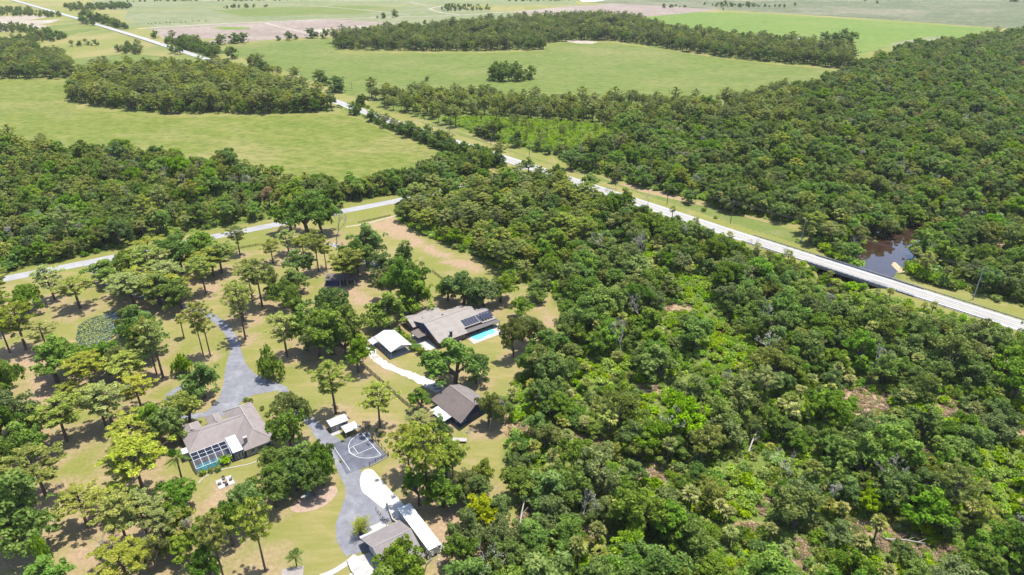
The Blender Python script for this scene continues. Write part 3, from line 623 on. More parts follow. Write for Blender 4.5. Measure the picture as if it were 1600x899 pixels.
# house with the hip roof and the screened pool
h1 = thing('house', 'house with grey taupe hip roof and screened pool beside the asphalt forecourt', 'house', (-93.8, 157.0, 0), 36)
E, T = 2.8, 5.7
roof_faces(h1, [
    [(-.5, -.4, E), (12.9, -.4, E), (17.45, 5.2, T), (4.8, 5.2, T)], [(-.5, -.4, E), (4.8, 5.2, T), (-.5, 11, E)],
    [(-.5, 11, E), (4.8, 5.2, T), (17.45, 5.2, T), (12.9, 11, E)], [(22, -8.5, E), (22, 14.8, E), (17.45, 10.2, T), (17.45, -3.9, T)],
    [(12.9, -8.5, E), (22, -8.5, E), (17.45, -3.9, T)], [(22, 14.8, E), (13.2, 14.8, E), (17.45, 10.2, T)],
    [(12.9, -8.5, E), (17.45, -3.9, T), (17.45, 5.2, T), (12.9, -.4, E)], [(12.9, 11, E), (17.45, 5.2, T), (17.45, 10.2, T), (13.2, 14.8, E)],
    [(7.6, 15.3, 2.83), (7.6, 8.6, 2.83), (9.8, 8.6, 4.3), (9.8, 13.2, 4.3)], [(12, 15.3, 2.83), (9.8, 13.2, 4.3), (9.8, 8.6, 4.3), (12, 8.6, 2.83)], [(7.6, 15.3, 2.83), (9.8, 13.2, 4.3), (12, 15.3, 2.83)],
    [(-.4, 14.9, 2.83), (-.4, 9.5, 2.83), (2.6, 8.8, 4.4), (2.6, 12.2, 4.4)], [(5.6, 14.9, 2.83), (2.6, 12.2, 4.4), (2.6, 8.8, 4.4), (5.6, 9.5, 2.83)], [(-.4, 14.9, 2.83), (2.6, 12.2, 4.4), (5.6, 14.9, 2.83)]], 'roof_taupe')
for a, b in [((4.8, 5.2, T), (17.45, 5.2, T)), ((17.45, -3.9, T), (17.45, 10.2, T)), ((-.5, -.4, E), (4.8, 5.2, T)), ((-.5, 11, E), (4.8, 5.2, T)), ((12.9, -8.5, E), (17.45, -3.9, T)), ((22, -8.5, E), (17.45, -3.9, T)), ((22, 14.8, E), (17.45, 10.2, T)), ((13.2, 14.8, E), (17.45, 10.2, T)), ((9.8, 9, 4.3), (9.8, 13.2, 4.3)), ((2.6, 9, 4.4), (2.6, 12.2, 4.4))]: cap(h1, a, b)
for q in [(0, 13.2, .3, 10.4), (13.4, 21.5, -8.0, 14.2), (.2, 5.1, 10.4, 14.3), (8.1, 11.5, 10.4, 14.6)]: wall_box(h1, *q, 2.72, 'stucco')
fl = MB().box(9.75, 12.75, -8.05, .35, 3.05, 3.27).obj('flat_roof', M['white_metal'], h1)
wall_box(h1, 9.95, 12.85, -7.8, -.2, 3.04, 'navy', name='sunroom')
MB().box(-2.2, -.55, .4, 3.2, 2.75, 2.95).obj('flat_roof', M['white_metal'], h1)
wall_box(h1, -2.0, -.05, .6, 3.0, 2.74, 'stucco')
ch = MB().box(13.7, 14.7, -6.4, -5.5, 2.6, 5.6).obj('chimney', M['stucco'], h1); MB().box(13.6, 14.8, -6.5, -5.4, 5.6, 5.75).obj('chimney_cap', M['conc'], ch)
for u in (10.6, 11.5, 12.4): window(h1, '-v', (u - .05, -7.8), .85, 1.9, .5)
for u, w in ((15.2, 1.4), (17.4, 1.8), (19.8, 1.6)): window(h1, '-v', (u, -8.0), w, 1.3, .9)
for v in (-4, 1, 6, 11): window(h1, '+u', (21.5, v), 1.6, 1.2, 1.0)
for u in (1.5, 4, 6.5): window(h1, '-v', (u, .3), 1.9, 2.0, .1)
window(h1, '+v', (2.6, 14.3), 2, 1.2, 1); door(h1, '+v', (9.8, 14.6), 1.6, 2.2); MB().box(14.2, 19.6, 14.2, 14.27, 0, 2.3).obj('garage_door', M['white'], h1)
for q in ((13.2, 19.8, 14.83, 14.95),): MB().box(q[0], q[1], q[2], q[3], 2.55, 2.82).obj('gutter', M['white'], h1)
# screened pool cage
cg = thing('pool_cage', 'white framed screen cage over the pool of the hip roofed house', 'pool cage', (-93.8, 157.0, 0), 36)
us = [-.4 + i * 1.98 for i in range(6)]; prof = [(-.62, 3.0), (-4.6, 3.15), (-7.2, 2.0), (-7.25, .02)]
for u in us: MB().tube([(u, v, z) for v, z in prof], .07, 4).obj('rafter', M['white'], cg)
for v, z in prof: MB().box(us[0], us[-1], v - .07, v + .07, z - .07 if z > .1 else .02, z + .07).obj('beam', M['white'], cg)
MB().box(us[0], us[-1], -2.66, -2.56, 3.04, 3.14).obj('beam', M['white'], cg)
for i in range(5):
    for (v0, z0), (v1, z1) in zip(prof[:-1], prof[1:]):
        MB().poly([(us[i] + .06, v0, z0), (us[i + 1] - .06, v0, z0), (us[i + 1] - .06, v1, z1), (us[i] + .06, v1, z1)]).obj('screen', M['screen'], cg)
for u in (us[0], us[-1]): MB().poly([(u, -.62, .05)] + [(u, v, z) for v, z in prof]).obj('screen', M['screen'], cg)
pd = thing('swimming_pool', 'narrow teal swimming pool inside the white screen cage', 'swimming pool', (-93.8, 157.0, 0), 36)
MB().box(-.5, 9.6, -7.3, .25, -.1, .06).obj('pool_deck', M['deck'], pd)
MB().box(-.1, 7.6, -6.7, -3.1, .0, .085).obj('coping', M['white'], pd); MB().box(.15, 7.35, -6.45, -3.35, .0, .1).obj('pool_water', M['pool'], pd)
# concrete pad with chairs round a fire pit
dp = thing('patio_slab', 'square white slab with seats on the lawn below the pool cage', 'patio', (-81.2, 144.9, 0), 36)
MB().box(-.2, 4.1, 0, 4.1, -.05, .12).obj('slab', M['concw'], dp)
sf = thing('fire_table', 'small round fire table in the middle of the white patio slab', 'table', tuple(dp.matrix_basis @ Vector((2, 2, .12))), 36)
MB().tube([(0, 0, 0), (0, 0, .45)], [.42, .5], 12).obj('base', M['conc'], sf); MB().tube([(0, 0, .45), (0, 0, .52)], .62, 14).obj('top', M['timber'], sf)
def chair(x, y, a, label):
    p = dp.matrix_basis @ Vector((x, y, .12)); t = thing('patio_chair', label, 'chair', p, 36 + a, 'chairs on the white patio slab')
    MB().box(-.4, .4, -.4, .4, .3, .45).obj('seat', M['rust_steel'], t); MB().sheet([(-.4, .4, .95), (.4, .4, .95), (.4, .3, .45), (-.4, .3, .45)], .08).obj('backrest', M['rust_steel'], t)
    for sx in (-.36, .36):
        for sy in (-.36, .36): MB().box(sx - .03, sx + .03, sy - .03, sy + .03, 0, .3).obj('leg', M['rust_steel'], t)
for x, y, a, l in ((2, 3.5, 0, 'behind'), (.5, 2, 90, 'left of'), (3.5, 2, -90, 'right of'), (2, .5, 180, 'in front of')): chair(x, y, a, f'dark patio chair standing {l} the fire table')
tag(strip('garden_edging', smooth([tuple((h1.matrix_basis @ Vector((*q, 0)))[:2]) for q in ((-1.2, -11), (1.5, -9.2), (6, -9.3), (10, -10.5), (14, -11.5), (20, -10.5))], 5), .35, M['deck'], z=.08), 'pale curved concrete edging below the pool cage', kind='structure')

# house with the brown gable roof, solar panels and kidney pool
h2 = thing('house', 'gable roofed house with solar panels beside a kidney shaped pool', 'house', (-26.5, 219.2, 0), 37.2)
E, T = 2.7, 6.4; vr = 10.8
roof_faces(h2, [[(-.9, 0, E), (12.1, 0, E), (12.1, 2.6, E + 2.6 * (T - E) / vr), (20.5, 2.6, E + 2.6 * (T - E) / vr), (21.4, vr, T), (-.9, vr, T)],
                [(-.9, vr, T), (21.4, vr, T), (21.4, 19, T - 8.2 * .32), (-.9, 19, T - 8.2 * .32)]], 'roof_tan')
roof_faces(h2, [[(20.4, 2.3, 3.05), (26.9, 2.3, 2.9), (27.3, 8.6, 4.75), (21.2, 9.2, 5.0)], [(27.3, 8.6, 4.75), (21.2, 9.2, 5.0), (21.2, 15, 3.2), (27.3, 15, 3.2)]], 'roof_tan')
roof_faces(h2, [[(-2.7, 16.2, 2.7), (12, 16.2, 2.7), (12, 21, 4.6), (-2.7, 21, 4.6)], [(-2.7, 21, 4.6), (12, 21, 4.6), (12, 25.8, 2.8), (-2.7, 25.8, 2.8)]], 'roof_tan')
cap(h2, (-.9, vr, T), (21.4, vr, T)); cap(h2, (-2.7, 21, 4.6), (12, 21, 4.6)); cap(h2, (21.2, 9.2, 5.0), (27.3, 8.6, 4.75))
wall_box(h2, 0, 12, .7, 18, 2.6, 'brick'); wall_box(h2, 12, 20.5, 3.4, 18, 3.2, 'brick'); wall_box(h2, 20.6, 26.3, 3.0, 14.5, 2.75, 'stucco'); wall_box(h2, -2.1, 11.5, 16.8, 25.2, 2.6, 'brick')
MB().poly([(-.02, .7, 2.6), (-.02, 18, 2.6), (-.02, 18, 3.7), (-.02, 10.8, 6.15), (-.02, .7, 2.75)][::-1]).obj('gable', M['blue'], h2)
MB().poly([(-2.12, 16.8, 2.6), (-2.12, 25.2, 2.6), (-2.12, 21, 4.35)][::-1]).obj('gable', M['blue'], h2)
# two rows of dark solar panels lying on the near slope
def h2z(v): return E + v * (T - E) / vr
for i in range(10):
    u = 12.9 + i * 1.34 + (.25 if i > 4 else 0)
    v0, v1 = 3.0, 6.3; k = (lambda v: h2z(v) + .12 + (.0 if u < 20 else .25))
    MB().sheet([(u, v0, k(v0)), (u + 1.16, v0, k(v0)), (u + 1.16, v1, k(v1)), (u, v1, k(v1))], .06).obj('solar_panel', M['solar'], h2)
cm = MB().tube([(5.2, 1.2, 2.6), (5.2, 1.2, 5.2)], .55, 12).obj('chimney', M['rust_steel'], h2); MB().tube([(5.2, 1.2, 5.2), (5.2, 1.2, 5.5)], .68, 12).obj('chimney_cap', M['steel'], cm)
for q in ((9, 13.2, 5.75), (3, 18.6, 3.75), (8.6, 18, 3.5)): MB().box(q[0] - .25, q[0] + .25, q[1] - .25, q[1] + .25, q[2] - .3, q[2] + .35).obj('roof_vent', M['rust_steel'], h2)
roof_faces(h2, [[(12.3, .1, 2.55), (27.6, .1, 2.45), (27.6, 2.9, 2.62), (12.3, 2.9, 2.72)]], 'rust_steel', .12, 'patio_roof')
for i in range(6): MB().box(12.6 + i * 2.9, 12.75 + i * 2.9, .2, .35, 0, 2.4).obj('post', M['rust_steel'], h2)
pr = roof_faces(h2, [[(-5.0, 8.3, 2.45), (-.75, 8.3, 2.6), (-.75, 14.6, 2.75), (-5.0, 14.2, 2.55)]], 'roof_brown', .18, 'porch_roof')
for v in (8.5, 11.3, 13.9): MB().box(-4.9, -4.75, v - .08, v + .08, 0, 2.3).obj('post', M['timber'], h2)
for u in (2, 4.6, 7.5, 10): window(h2, '-v', (u, .7), 1.7, 1.4, .8)
window(h2, '-u', (0, 4), 1.6, 1.3, .9); door(h2, '-u', (0, 11), 1.1, 2.1); window(h2, '-u', (-2.1, 21), 2.2, 1.3, .9); window(h2, '-u', (-2.1, 18.3), 1.4, 1.3, .9)
for u in (14, 17, 19.5): window(h2, '-v', (u, 3.4), 2.0, 2.0, .1)
tag(sheet_poly('patio_slab', [tuple((h2.matrix_basis @ Vector((*q, 0)))[:2]) for q in ((-5, 15.5), (-6.8, 22), (-7.9, 22), (-6.3, 14), (-5.2, 8), (-5.4, 1.6), (-1.0, 1.9), (-.3, 8), (-.3, 15.5))], .06, M['concw'], .1), 'pale slab along the gable end of the solar panel house', kind='structure')
p2 = thing('swimming_pool', 'turquoise kidney shaped pool on a pale deck behind the solar panel house', 'swimming pool', (-26.5, 219.2, 0), 37.2)
MB().sheet([(12.0, 2.5, .08), (28.3, 2.5, .08), (27.2, -4.7, .08), (11.6, -4.7, .08)], .15).obj('pool_deck', M['deck'], p2)
kid = smooth([(13.6, -.6), (15.2, .0), (17.4, -.35), (19.5, -.25), (21.6, .1), (23.4, -.2), (23.9, -1.5), (22.6, -2.7), (20.4, -2.5), (18.2, -2.7), (15.8, -3.2), (13.8, -2.5), (13.6, -.6)], 5)[:-1]
kid = [(x, (y + 1.4) * 1.42 - .95) for x, y in kid]
cx, cy = 18.7, -.95
MB().sheet([(cx + (x - cx) * 1.05, cy + (y - cy) * 1.16, .13) for x, y in kid], .1).obj('coping', M['white'], p2)
MB().sheet([(x, y, .15) for x, y in kid], .1).obj('pool_water', M['pool'], p2)
def lounge(px, py, a, label):
    t = thing('lounge_chair', label, 'chair', G(px, py), a, 'white seats behind the gable house')
    MB().box(-.3, .3, -.9, .3, .28, .36).obj('seat', M['white'], t); MB().sheet([(-.3, .95, .85), (.3, .95, .85), (.3, .3, .36), (-.3, .3, .36)], .06).obj('backrest', M['white'], t)
    for sx in (-.26, .26):
        for sy in (-.8, .25): MB().box(sx - .03, sx + .03, sy - .03, sy + .03, 0, .28).obj('leg', M['white'], t)
for q in ((707, 538, 30, 'white lounge chair nearest the dark chimney side'), (713, 536, 60, 'white lounge chair between the house and the big oak'), (719, 533, 10, 'white lounge chair closest to the pool deck')): lounge(*q)

# metal pavilion
pv = thing('pavilion', 'open sided white metal pavilion beside the shell path', 'pavilion', (-44.2, 212.4, 0), 36.8)
MB().box(-.5, 8.2, -.3, 13.4, -.1, .15).obj('slab', M['concw'], pv)
rf = MB()
rf.sheet([(-.3, -.6, 3.1), (4.1, -.6, 4.5), (4.1, 13.2, 4.5), (-.3, 13.2, 3.1)], .12); rf.sheet([(8.5, -.6, 3.1), (4.1, -.6, 4.5), (4.1, 13.2, 4.5), (8.5, 13.2, 3.1)], .12)
rf = rf.obj('roof', M['white_metal'], pv)
me = MB().box(-.05, .05, -.03, .03, 0, 1).mesh('roof_rib', M['white'])
for i in range(14):
    for s in (-1, 1): MB().tube([(4.1 + s * 4.35, -.4 + i * 1.03, 3.14), (4.1, -.4 + i * 1.03, 4.54)], .035, 4).obj('roof_rib', M['white'], rf)
MB().poly([(.0, -.35, 3.05), (8.2, -.35, 3.05), (4.1, -.35, 4.35)]).obj('gable', M['zinc'], pv)
me = MB().box(-.07, .07, -.07, .07, .15, 3.1).mesh('post', M['white'])
for i in range(7):
    for u in (.05, 8.1): o = link('post', me, pv); o.location = (u, i * 2.15 + .1, 0)
for u in (2.7, 5.4): o = link('post', me, pv); o.location = (u, 13.0, 0)
for u in (.05, 8.1): MB().box(u - .03, u + .03, .1, 13, .95, 1.03).obj('side_rail', M['white'], pv)
MB().box(1, 3.6, 3, 6, .15, 1.2).obj('stall', M['rust_steel'], pv); MB().box(4.6, 7, 7, 10.5, .15, 1.3).obj('stall', M['rust_steel'], pv)
MB().sheet([(-2.6, 9.5, 2.2), (-.45, 9.5, 2.9), (-.45, 13.6, 2.9), (-2.6, 13.6, 2.2)], .1).obj('lean_to_roof', M['zinc'], pv)
for v in (9.7, 13.4): MB().box(-2.55, -2.45, v - .05, v + .05, 0, 2.12).obj('post', M['white'], pv)

# barn with blue walls
bn = thing('barn', 'blue walled barn with brown gable roof at the end of the shell path', 'barn', (-23.1, 179.5, 0), -49.6)
roof_faces(bn, [[(-5.2, -.2, 2.8), (11.4, -.2, 2.8), (10.4, 6.6, 6.2), (-3.6, 6.6, 6.2)]], 'roof_brown'); roof_faces(bn, [[(-3.6, 6.6, 6.2), (10.4, 6.6, 6.2), (9.4, 13.4, 2.8), (-5.2, 13.4, 2.8)]], 'roof_barn_lit')  # shaded slope darker, sunward slope paler: the sunlight is put into the shingle colour
cap(bn, (-3.6, 6.6, 6.2), (10.4, 6.6, 6.2), .14)
wall_box(bn, -3.4, 9.6, .4, 12.8, 2.75, 'navy')
MB().poly([(9.62, .4, 2.75), (9.62, 12.8, 2.75), (9.62, 6.6, 5.85)]).obj('gable', M['navy'], bn)
MB().poly([(-3.42, .4, 2.75), (-3.42, 12.8, 2.75), (-3.42, 6.6, 5.85)][::-1]).obj('gable', M['navy'], bn)
ln = roof_faces(bn, [[(-1.0, -3.3, 2.15), (6.5, -3.3, 2.15), (6.5, -.1, 2.6), (-1.0, -.1, 2.6)]], 'zinc', .08, 'lean_to_roof')
for i in range(7): MB().box(-.6 + i * 1.1, -.52 + i * 1.1, -3.2, -.15, 2.2, 2.24).obj('roof_rib', M['steel'], ln).rotation_euler = (0, 0, 0)
for u in (-.8, 2.8, 6.3): MB().box(u - .07, u + .07, -3.2, -3.06, 0, 2.06).obj('post', M['timber'], bn)
door(bn, '+u', (9.6, 6.6), 3, 2.4, 'rust_steel'); window(bn, '-v', (8.2, .4), 1, .9, 1.2); window(bn, '+u', (9.6, 2.4), 1, .9, 1.2)
for i, (px, py, a, w) in enumerate([(700, 662, 30, 2.2), (705, 668, -20, 1.6), (695, 664, 60, 1.4), (736, 672, 10, 1.2), (731, 676, 45, .9), (752, 664, 20, 1.5), (762, 668, 70, 1.1), (685, 608, 15, 2.0), (680, 603, 50, 1.5), (697, 604, -30, 1.3), (690, 612, 80, 1.0)]):
    g_ = G(px, py); t = thing('lumber_pile', ['pale planks stacked against the barn lean-to', 'small heap of boards by the barn wall', 'low board heap under the zinc lean-to', 'bits of scrap by the barn corner', 'little scrap pile before the barn corner', 'dark scrap under the oak right of the barn', 'scrap heap furthest right of the barn', 'broad board stack behind the barn by the path', 'short board stack nearest the shell path', 'board stack against the barn back wall', 'small board stack on the lawn behind the barn'][i], 'lumber', g_, a, 'scrap and lumber round the barn')
    for k in range(5): MB().box(-w / 2, w / 2, -.5 + k * .2, -.36 + k * .2, k % 2 * .12, .12 + k % 2 * .12 + .1).obj('plank', M['timber' if k % 2 else 'conc'], t)
bx = thing('flat_trailer', 'pale flat bed standing on the grass below the barn', 'trailer', G(718, 690), -4)
MB().box(-2.2, 2.2, -.8, .8, .55, .75).obj('bed', M['conc'], bx)
for sx in (-1, 1):
    MB().tube([(sx * .5, -.95, .32), (sx * .5, -.8, .32)], .32, 12).obj('wheel', M['dark'], bx); MB().tube([(sx * .5, .8, .32), (sx * .5, .95, .32)], .32, 12).obj('wheel', M['dark'], bx)
MB().box(-3.4, -2.2, -.06, .06, .5, .6).obj('drawbar', M['rust_steel'], bx)

# garden shed and awning by the court
sd_ = thing('shed', 'small tan shed with a white roof at the head of the court', 'shed', (-55.8, 169.4, 0), 36.4)
wall_box(sd_, .2, 5.5, .3, 3.0, 2.35, 'stucco'); roof_faces(sd_, [[(-.15, -.1, 2.55), (5.85, -.1, 2.55), (5.85, 3.4, 2.85), (-.15, 3.4, 2.85)]], 'white_metal', .14)
door(sd_, '-v', (2, .3), 1, 2); window(sd_, '-v', (4.2, .3), 1, .8, 1.1)
MB().box(-.6, 2.4, -1.6, .1, -.05, .12).obj('porch_slab', M['conc'], sd_)
aw = thing('carport', 'low white awning on posts next to the tan shed', 'carport', (-55.8, 169.4, 0), 36.4)
roof_faces(aw, [[(2.5, -4.9, 2.1), (7.1, -4.9, 2.1), (7.1, -1.4, 2.35), (2.5, -1.4, 2.35)]], 'white_metal', .1)
for u in (2.7, 6.9):
    for v in (-4.7, -1.6): MB().box(u - .05, u + .05, v - .05, v + .05, 0, 2.05).obj('post', M['white'], aw)
MB().box(2.9, 6.8, -1.75, -1.68, 0, 2.0).obj('back_panel', M['navy'], aw)
# half court
hc = tag(thing('basketball_court', 'dark half court with white lines beside the shed', 'court', (-55.8, 169.4, 0), 36.4))
MB().sheet([(-2.4, -5, .055), (8.4, -5, .055), (8.8, -19.8, .055), (3, -20.5, .055), (-4.2, -20, .055)], .1).obj('surface', M['court'], hc)
def line_(pts, w=.14, z=.066):
    mb = MB(); n = len(pts)
    for i, p in enumerate(pts):
        a = Vector(pts[max(i - 1, 0)]); b = Vector(pts[min(i + 1, n - 1)]); d = (b - a).normalized(); nn = Vector((-d.y, d.x)) * w / 2
        mb.v += [(p[0] + nn.x, p[1] + nn.y, z), (p[0] - nn.x, p[1] - nn.y, z)]
    for i in range(n - 1): mb.f.append((2 * i, 2 * i + 1, 2 * i + 3, 2 * i + 2))
    return mb.obj('line', M['white'], hc)
line_([(7.5, -5.2), (7.6, -18.2)]); line_([(7.5 - 6.7 * math.sin(a), -11.7 + 6.5 * math.cos(a)) for a in [math.pi * i / 28 for i in range(29)]], .14, .067)
line_([(7.5, -9.6), (2.5, -9.6)], .12, .068); line_([(7.5, -13.6), (2.5, -13.6)], .12, .068); line_([(2.5, -9.6), (2.45, -13.6)], .12, .069)
line_([(2.5 - 2.0 * math.sin(a), -11.6 + 2.0 * math.cos(a)) for a in [math.pi * i / 14 for i in range(15)]], .12, .07)
line_([(-2.2, -6), (-2.6, -19)], .12, .068)
hoop = thing('basketball_hoop', 'basketball hoop on a dark post at the court baseline', 'basketball hoop', tuple(hc.matrix_basis @ Vector((8.3, -11.7, 0))), 36.4)
MB().tube([(0, 0, 0), (0, 0, 2.6), (-.9, 0, 3.3)], .09, 8).obj('post', M['rust_steel'], hoop); MB().box(-1.0, -.94, -.9, .9, 2.9, 4.0).obj('backboard', M['white'], hoop)
MB().tube([(-1.23 - .23 * math.cos(a), .23 * math.sin(a), 3.05) for a in [2 * math.pi * i / 14 for i in range(15)]], .025, 4, False).obj('rim', M['timber'], hoop)

# fences
def fence(label, px, h, step, rails, mat='wood_dark', name='fence', group='fences'):
    pts = resample(pxs(px), step); t = thing(name, label, 'fence', (*pts[0], 0), 0, group)
    me = MB().box(-.07, .07, -.07, .07, -.2, h + .08).mesh('post', M[mat]); o0 = pts[0]
    for p in pts: o = link('post', me, t); o.location = (p[0] - o0[0], p[1] - o0[1], 0)
    for a, b in zip(pts[:-1], pts[1:]):
        d = Vector((b[0] - a[0], b[1] - a[1], 0)); L = d.length; rm = MB().box(.08, L - .08, -.03, .03, -.075, .075).mesh('rail', M[mat])
        for k in range(rails):
            o = link('rail', rm, t); o.location = (a[0] - o0[0], a[1] - o0[1], h * (k + .75) / rails - .02); o.rotation_euler = (0, 0, math.atan2(d.y, d.x))
    return t
fence('dark board fence running between the two lawns past the shell path', [(558, 563), (580, 583), (606, 606), (630, 628), (655, 648)], 1.35, 2.6, 4)
fence('weathered fence along the street beside the gravel track', [(560, 349), (585, 344), (610, 338)], 1.1, 3.2, 3)
fence('dark fence at the left of the clearing below the wood edge', [(676, 425), (690, 436), (704, 447), (716, 454)], 1.2, 3, 3)
fence('weathered fence near the street among scattered pines', [(358, 393), (380, 388), (410, 383)], 1.1, 3, 3)
fence('grey fence across the lawn near the driveway mouth', [(68, 452), (84, 448), (100, 445)], 1.1, 3, 3, 'conc')
def court_fence(label, a, b):
    pa, pb = (hc.matrix_basis @ Vector((*q, 0)) for q in (a, b)); n = int((pb - pa).length / 1.9)
    t = thing('court_fence', label, 'fence', pa, math.degrees(math.atan2(*(pb - pa).yx)), 'fences round the court')
    L = (pb - pa).length
    me = MB().box(-.06, .06, -.06, .06, 0, 1.9).mesh('post', M['wood_dark'])
    for k in range(n + 1): o = link('post', me, t); o.location = (L * k / n, 0, 0)
    MB().box(0, L, -.16, .0 - .06, -.02, .3).obj('kerb', M['conc'], t); MB().box(0, L, .065, .10, 1.1, 1.25).obj('rail', M['wood_dark'], t)
court_fence('dark post fence with low pale kerb behind the court baseline', (9.0, -3), (9.2, -20)); court_fence('dark post fence with low pale kerb at the sand yard end of the court', (2.6, -20.9), (8.9, -20.3))

# lower garage, long white trailer, slabs
ga = thing('garage', 'blue walled garage with grey gable roof by the white sand yard', 'garage', (-31.5, 117.2, 0), 34.8)
E, T = 2.8, 5.5
roof_faces(ga, [[(-1.0, 9.8, E), (9.8, 9.8, E), (9.8, 2.9, T), (-.6, 2.9, T)], [(-.6, 2.9, T), (9.8, 2.9, T), (9.8, -4.2, E), (-.2, -4.2, E)]], 'roof_grey')
cap(ga, (-.6, 2.9, T), (9.8, 2.9, T), .14)
wall_box(ga, .3, 9.2, -3.6, 9.2, 2.74, 'navy')
MB().poly([(.28, -3.6, 2.74), (.28, 9.2, 2.74), (.28, 2.9, 5.2)][::-1]).obj('gable', M['blue'], ga); MB().poly([(9.22, -3.6, 2.74), (9.22, 9.2, 2.74), (9.22, 2.9, 5.2)]).obj('gable', M['blue'], ga)
MB().box(.2, .28, -2, 2.6, 0, 2.3).obj('garage_door', M['white'], ga); MB().box(.2, .28, 3.6, 7.6, 0, 2.3).obj('garage_door', M['white'], ga)
MB().box(-.9, 4.5, 9.82, 10.6, 2.5, 2.62).obj('gutter_hood', M['zinc'], ga)
window(ga, '+v', (3, 9.2), 1.4, 1.1, 1); door(ga, '+v', (7, 9.2), 1, 2.1)
MB().box(3.4, 7.8, 10.7, 14.6, -.05, .12).obj('porch_slab', M['concw'], ga)
tl = thing('box_trailer', 'very long white flat roofed trailer standing beside the grey roofed garage', 'trailer', (-31.5, 117.2, 0), 34.8)
MB().box(11.2, 14.6, -3.4, 13.4, .75, 2.9).obj('body', M['zinc'], tl); MB().box(11.1, 14.7, -3.5, 13.5, 2.9, 3.0).obj('roof', M['white'], tl)
for v in (-1.5, -.4, 9.5, 10.6):
    for u in (11.3, 14.2): MB().tube([(u, v, .42), (u + .3, v, .42)], .42, 14).obj('wheel', M['dark'], tl)
MB().box(12.6, 13.2, 13.4, 15, .6, .75).obj('drawbar', M['rust_steel'], tl)
for v in range(12): MB().box(11.12, 11.2, -3 + v * 1.4, -2.95 + v * 1.4, .8, 2.88).obj('side_rib', M['steel'], tl)
wl = tag(strip('low_wall', [tuple((ga.matrix_basis @ Vector((*q, 0)))[:2]) for q in ((10.6, 19.5), (9.9, 16), (9.3, 13), (9.8, 11.4), (11, 10.8))], .35, M['concw'], z=.9, thick=.95), 'curved low white retaining wall at the garage corner', 'wall')
ap = thing('apron_slab', 'white concrete apron raised in front of the blue garage', 'slab', (-31.5, 117.2, 0), 34.8)
MB().sheet([(-.1, 6.4, .5), (-5.8, 7.6, .5), (-6.2, 4.2, .5), (-5.4, -8, .5), (.2, -8, .5)], .6).obj('slab', M['concw'], ap)
MB().box(-7.0, -6.3, -8, 3.2, -.05, .35).obj('step', M['white'], ap)
tag(strip('footpath', smooth(pxs([(500, 902), (522, 893), (545, 878), (556, 868)]), 5), 1.5, M['concw'], z=.07), 'narrow white footpath curving to the concrete apron', kind='structure')
rl = thing('railing', 'brown timber railing along the sand yard above the garage', 'railing', (-31.5, 117.2, 0), 34.8)
for k in range(7): MB().box(7.5 - .02 * k, 7.62 - .02 * k, 11.5 + k * 1.3, 11.62 + k * 1.3, 0, 1).obj('post', M['timber'], rl)
MB().box(7.4, 7.5, 11.4, 19.5, .9, 1.05).obj('rail', M['timber'], rl)

# bits at the picture's lower edge and among the trees
s2 = thing('shed', 'low shed with a pale roof on the lawn by the small palm', 'shed', G(459, 908), 12)
wall_box(s2, -2.2, 2.2, -2, 1.6, 2.0, 'stucco'); roof_faces(s2, [[(-2.5, -2.3, 2.05), (2.5, -2.3, 2.05), (2.5, 1.9, 2.4), (-2.5, 1.9, 2.4)]], 'roof_tan', .12); door(s2, '-v', (0, -2), 1, 1.8)
cp = thing('carport', 'dark open carport with white posts shaded by the oaks', 'carport', G(512, 447), 4)
roof_faces(cp, [[(-1, -.2, 2.7), (12.5, -.2, 2.7), (12.5, 5.5, 3.5), (-1, 5.5, 3.5)]], 'roof_brown', .2); wall_box(cp, -.6, 12, 4.6, 5.2, 2.7, 'navy'); wall_box(cp, -.6, 5.4, .2, 4.6, 2.65, 'navy')  # dark blue walls carry the shade of the carport opening in their colour
for u in (5.6, 8.8, 12): MB().box(u - .12, u + .12, -.05, .2, 0, 2.6).obj('post', M['white'], cp)
def house_small(name, label, px, py, a, L, Wd, eave, top, wm, rm, cat='house'):
    t = thing(name, label, cat, G(px, py), a)
    wall_box(t, .3, L - .3, .3, Wd - .3, eave, wm); roof_faces(t, [[(0, 0, eave), (L, 0, eave), (L, Wd / 2, top), (0, Wd / 2, top)], [(0, Wd / 2, top), (L, Wd / 2, top), (L, Wd, eave), (0, Wd, eave)]], rm); window(t, '-v', (L / 2, .3), 1.4, 1.2, .9); door(t, '-v', (L * .2, .3), 1, 2); return t
house_small('shed', 'small white roofed shed half hidden behind the gable house', 633, 492, 37, 5, 4, 2.3, 2.9, 'stucco', 'white_metal', 'shed')
house_small('shed', 'small pale shed glimpsed between the oaks left of the gable house', 590, 497, 37, 4, 3.5, 2.2, 2.8, 'stucco', 'white_metal', 'shed')
# play area furniture
pt = thing('picnic_table', 'timber picnic table on the bare oval under the oaks', 'table', G(476, 779), 25)
MB().box(-1, 1, -.4, .4, .7, .76).obj('tabletop', M['conc'], pt)
for s in (-1, 1):
    MB().box(-1, 1, s * .75 - .13, s * .75 + .13, .42, .47).obj('bench', M['timber'], pt)
    MB().sheet([(s * .8 - .05, -.85, .42), (s * .8 + .05, -.85, .42), (s * .8 + .05, .85, .42), (s * .8 - .05, .85, .42)], .1).obj('crossbeam', M['timber'], pt)
    for q in (-.6, .6): MB().tube([(s * .8, q, 0), (s * .8, q * .5, .7)], .05, 5).obj('leg', M['timber'], pt)
sw = thing('slide', 'little teal playground slide beside the picnic table', 'slide', G(484, 774), -30)
MB().sheet([(-.25, 0, 1.4), (.25, 0, 1.4), (.25, -2, .25), (-.25, -2, .25)], .06).obj('chute', M['teal'], sw)
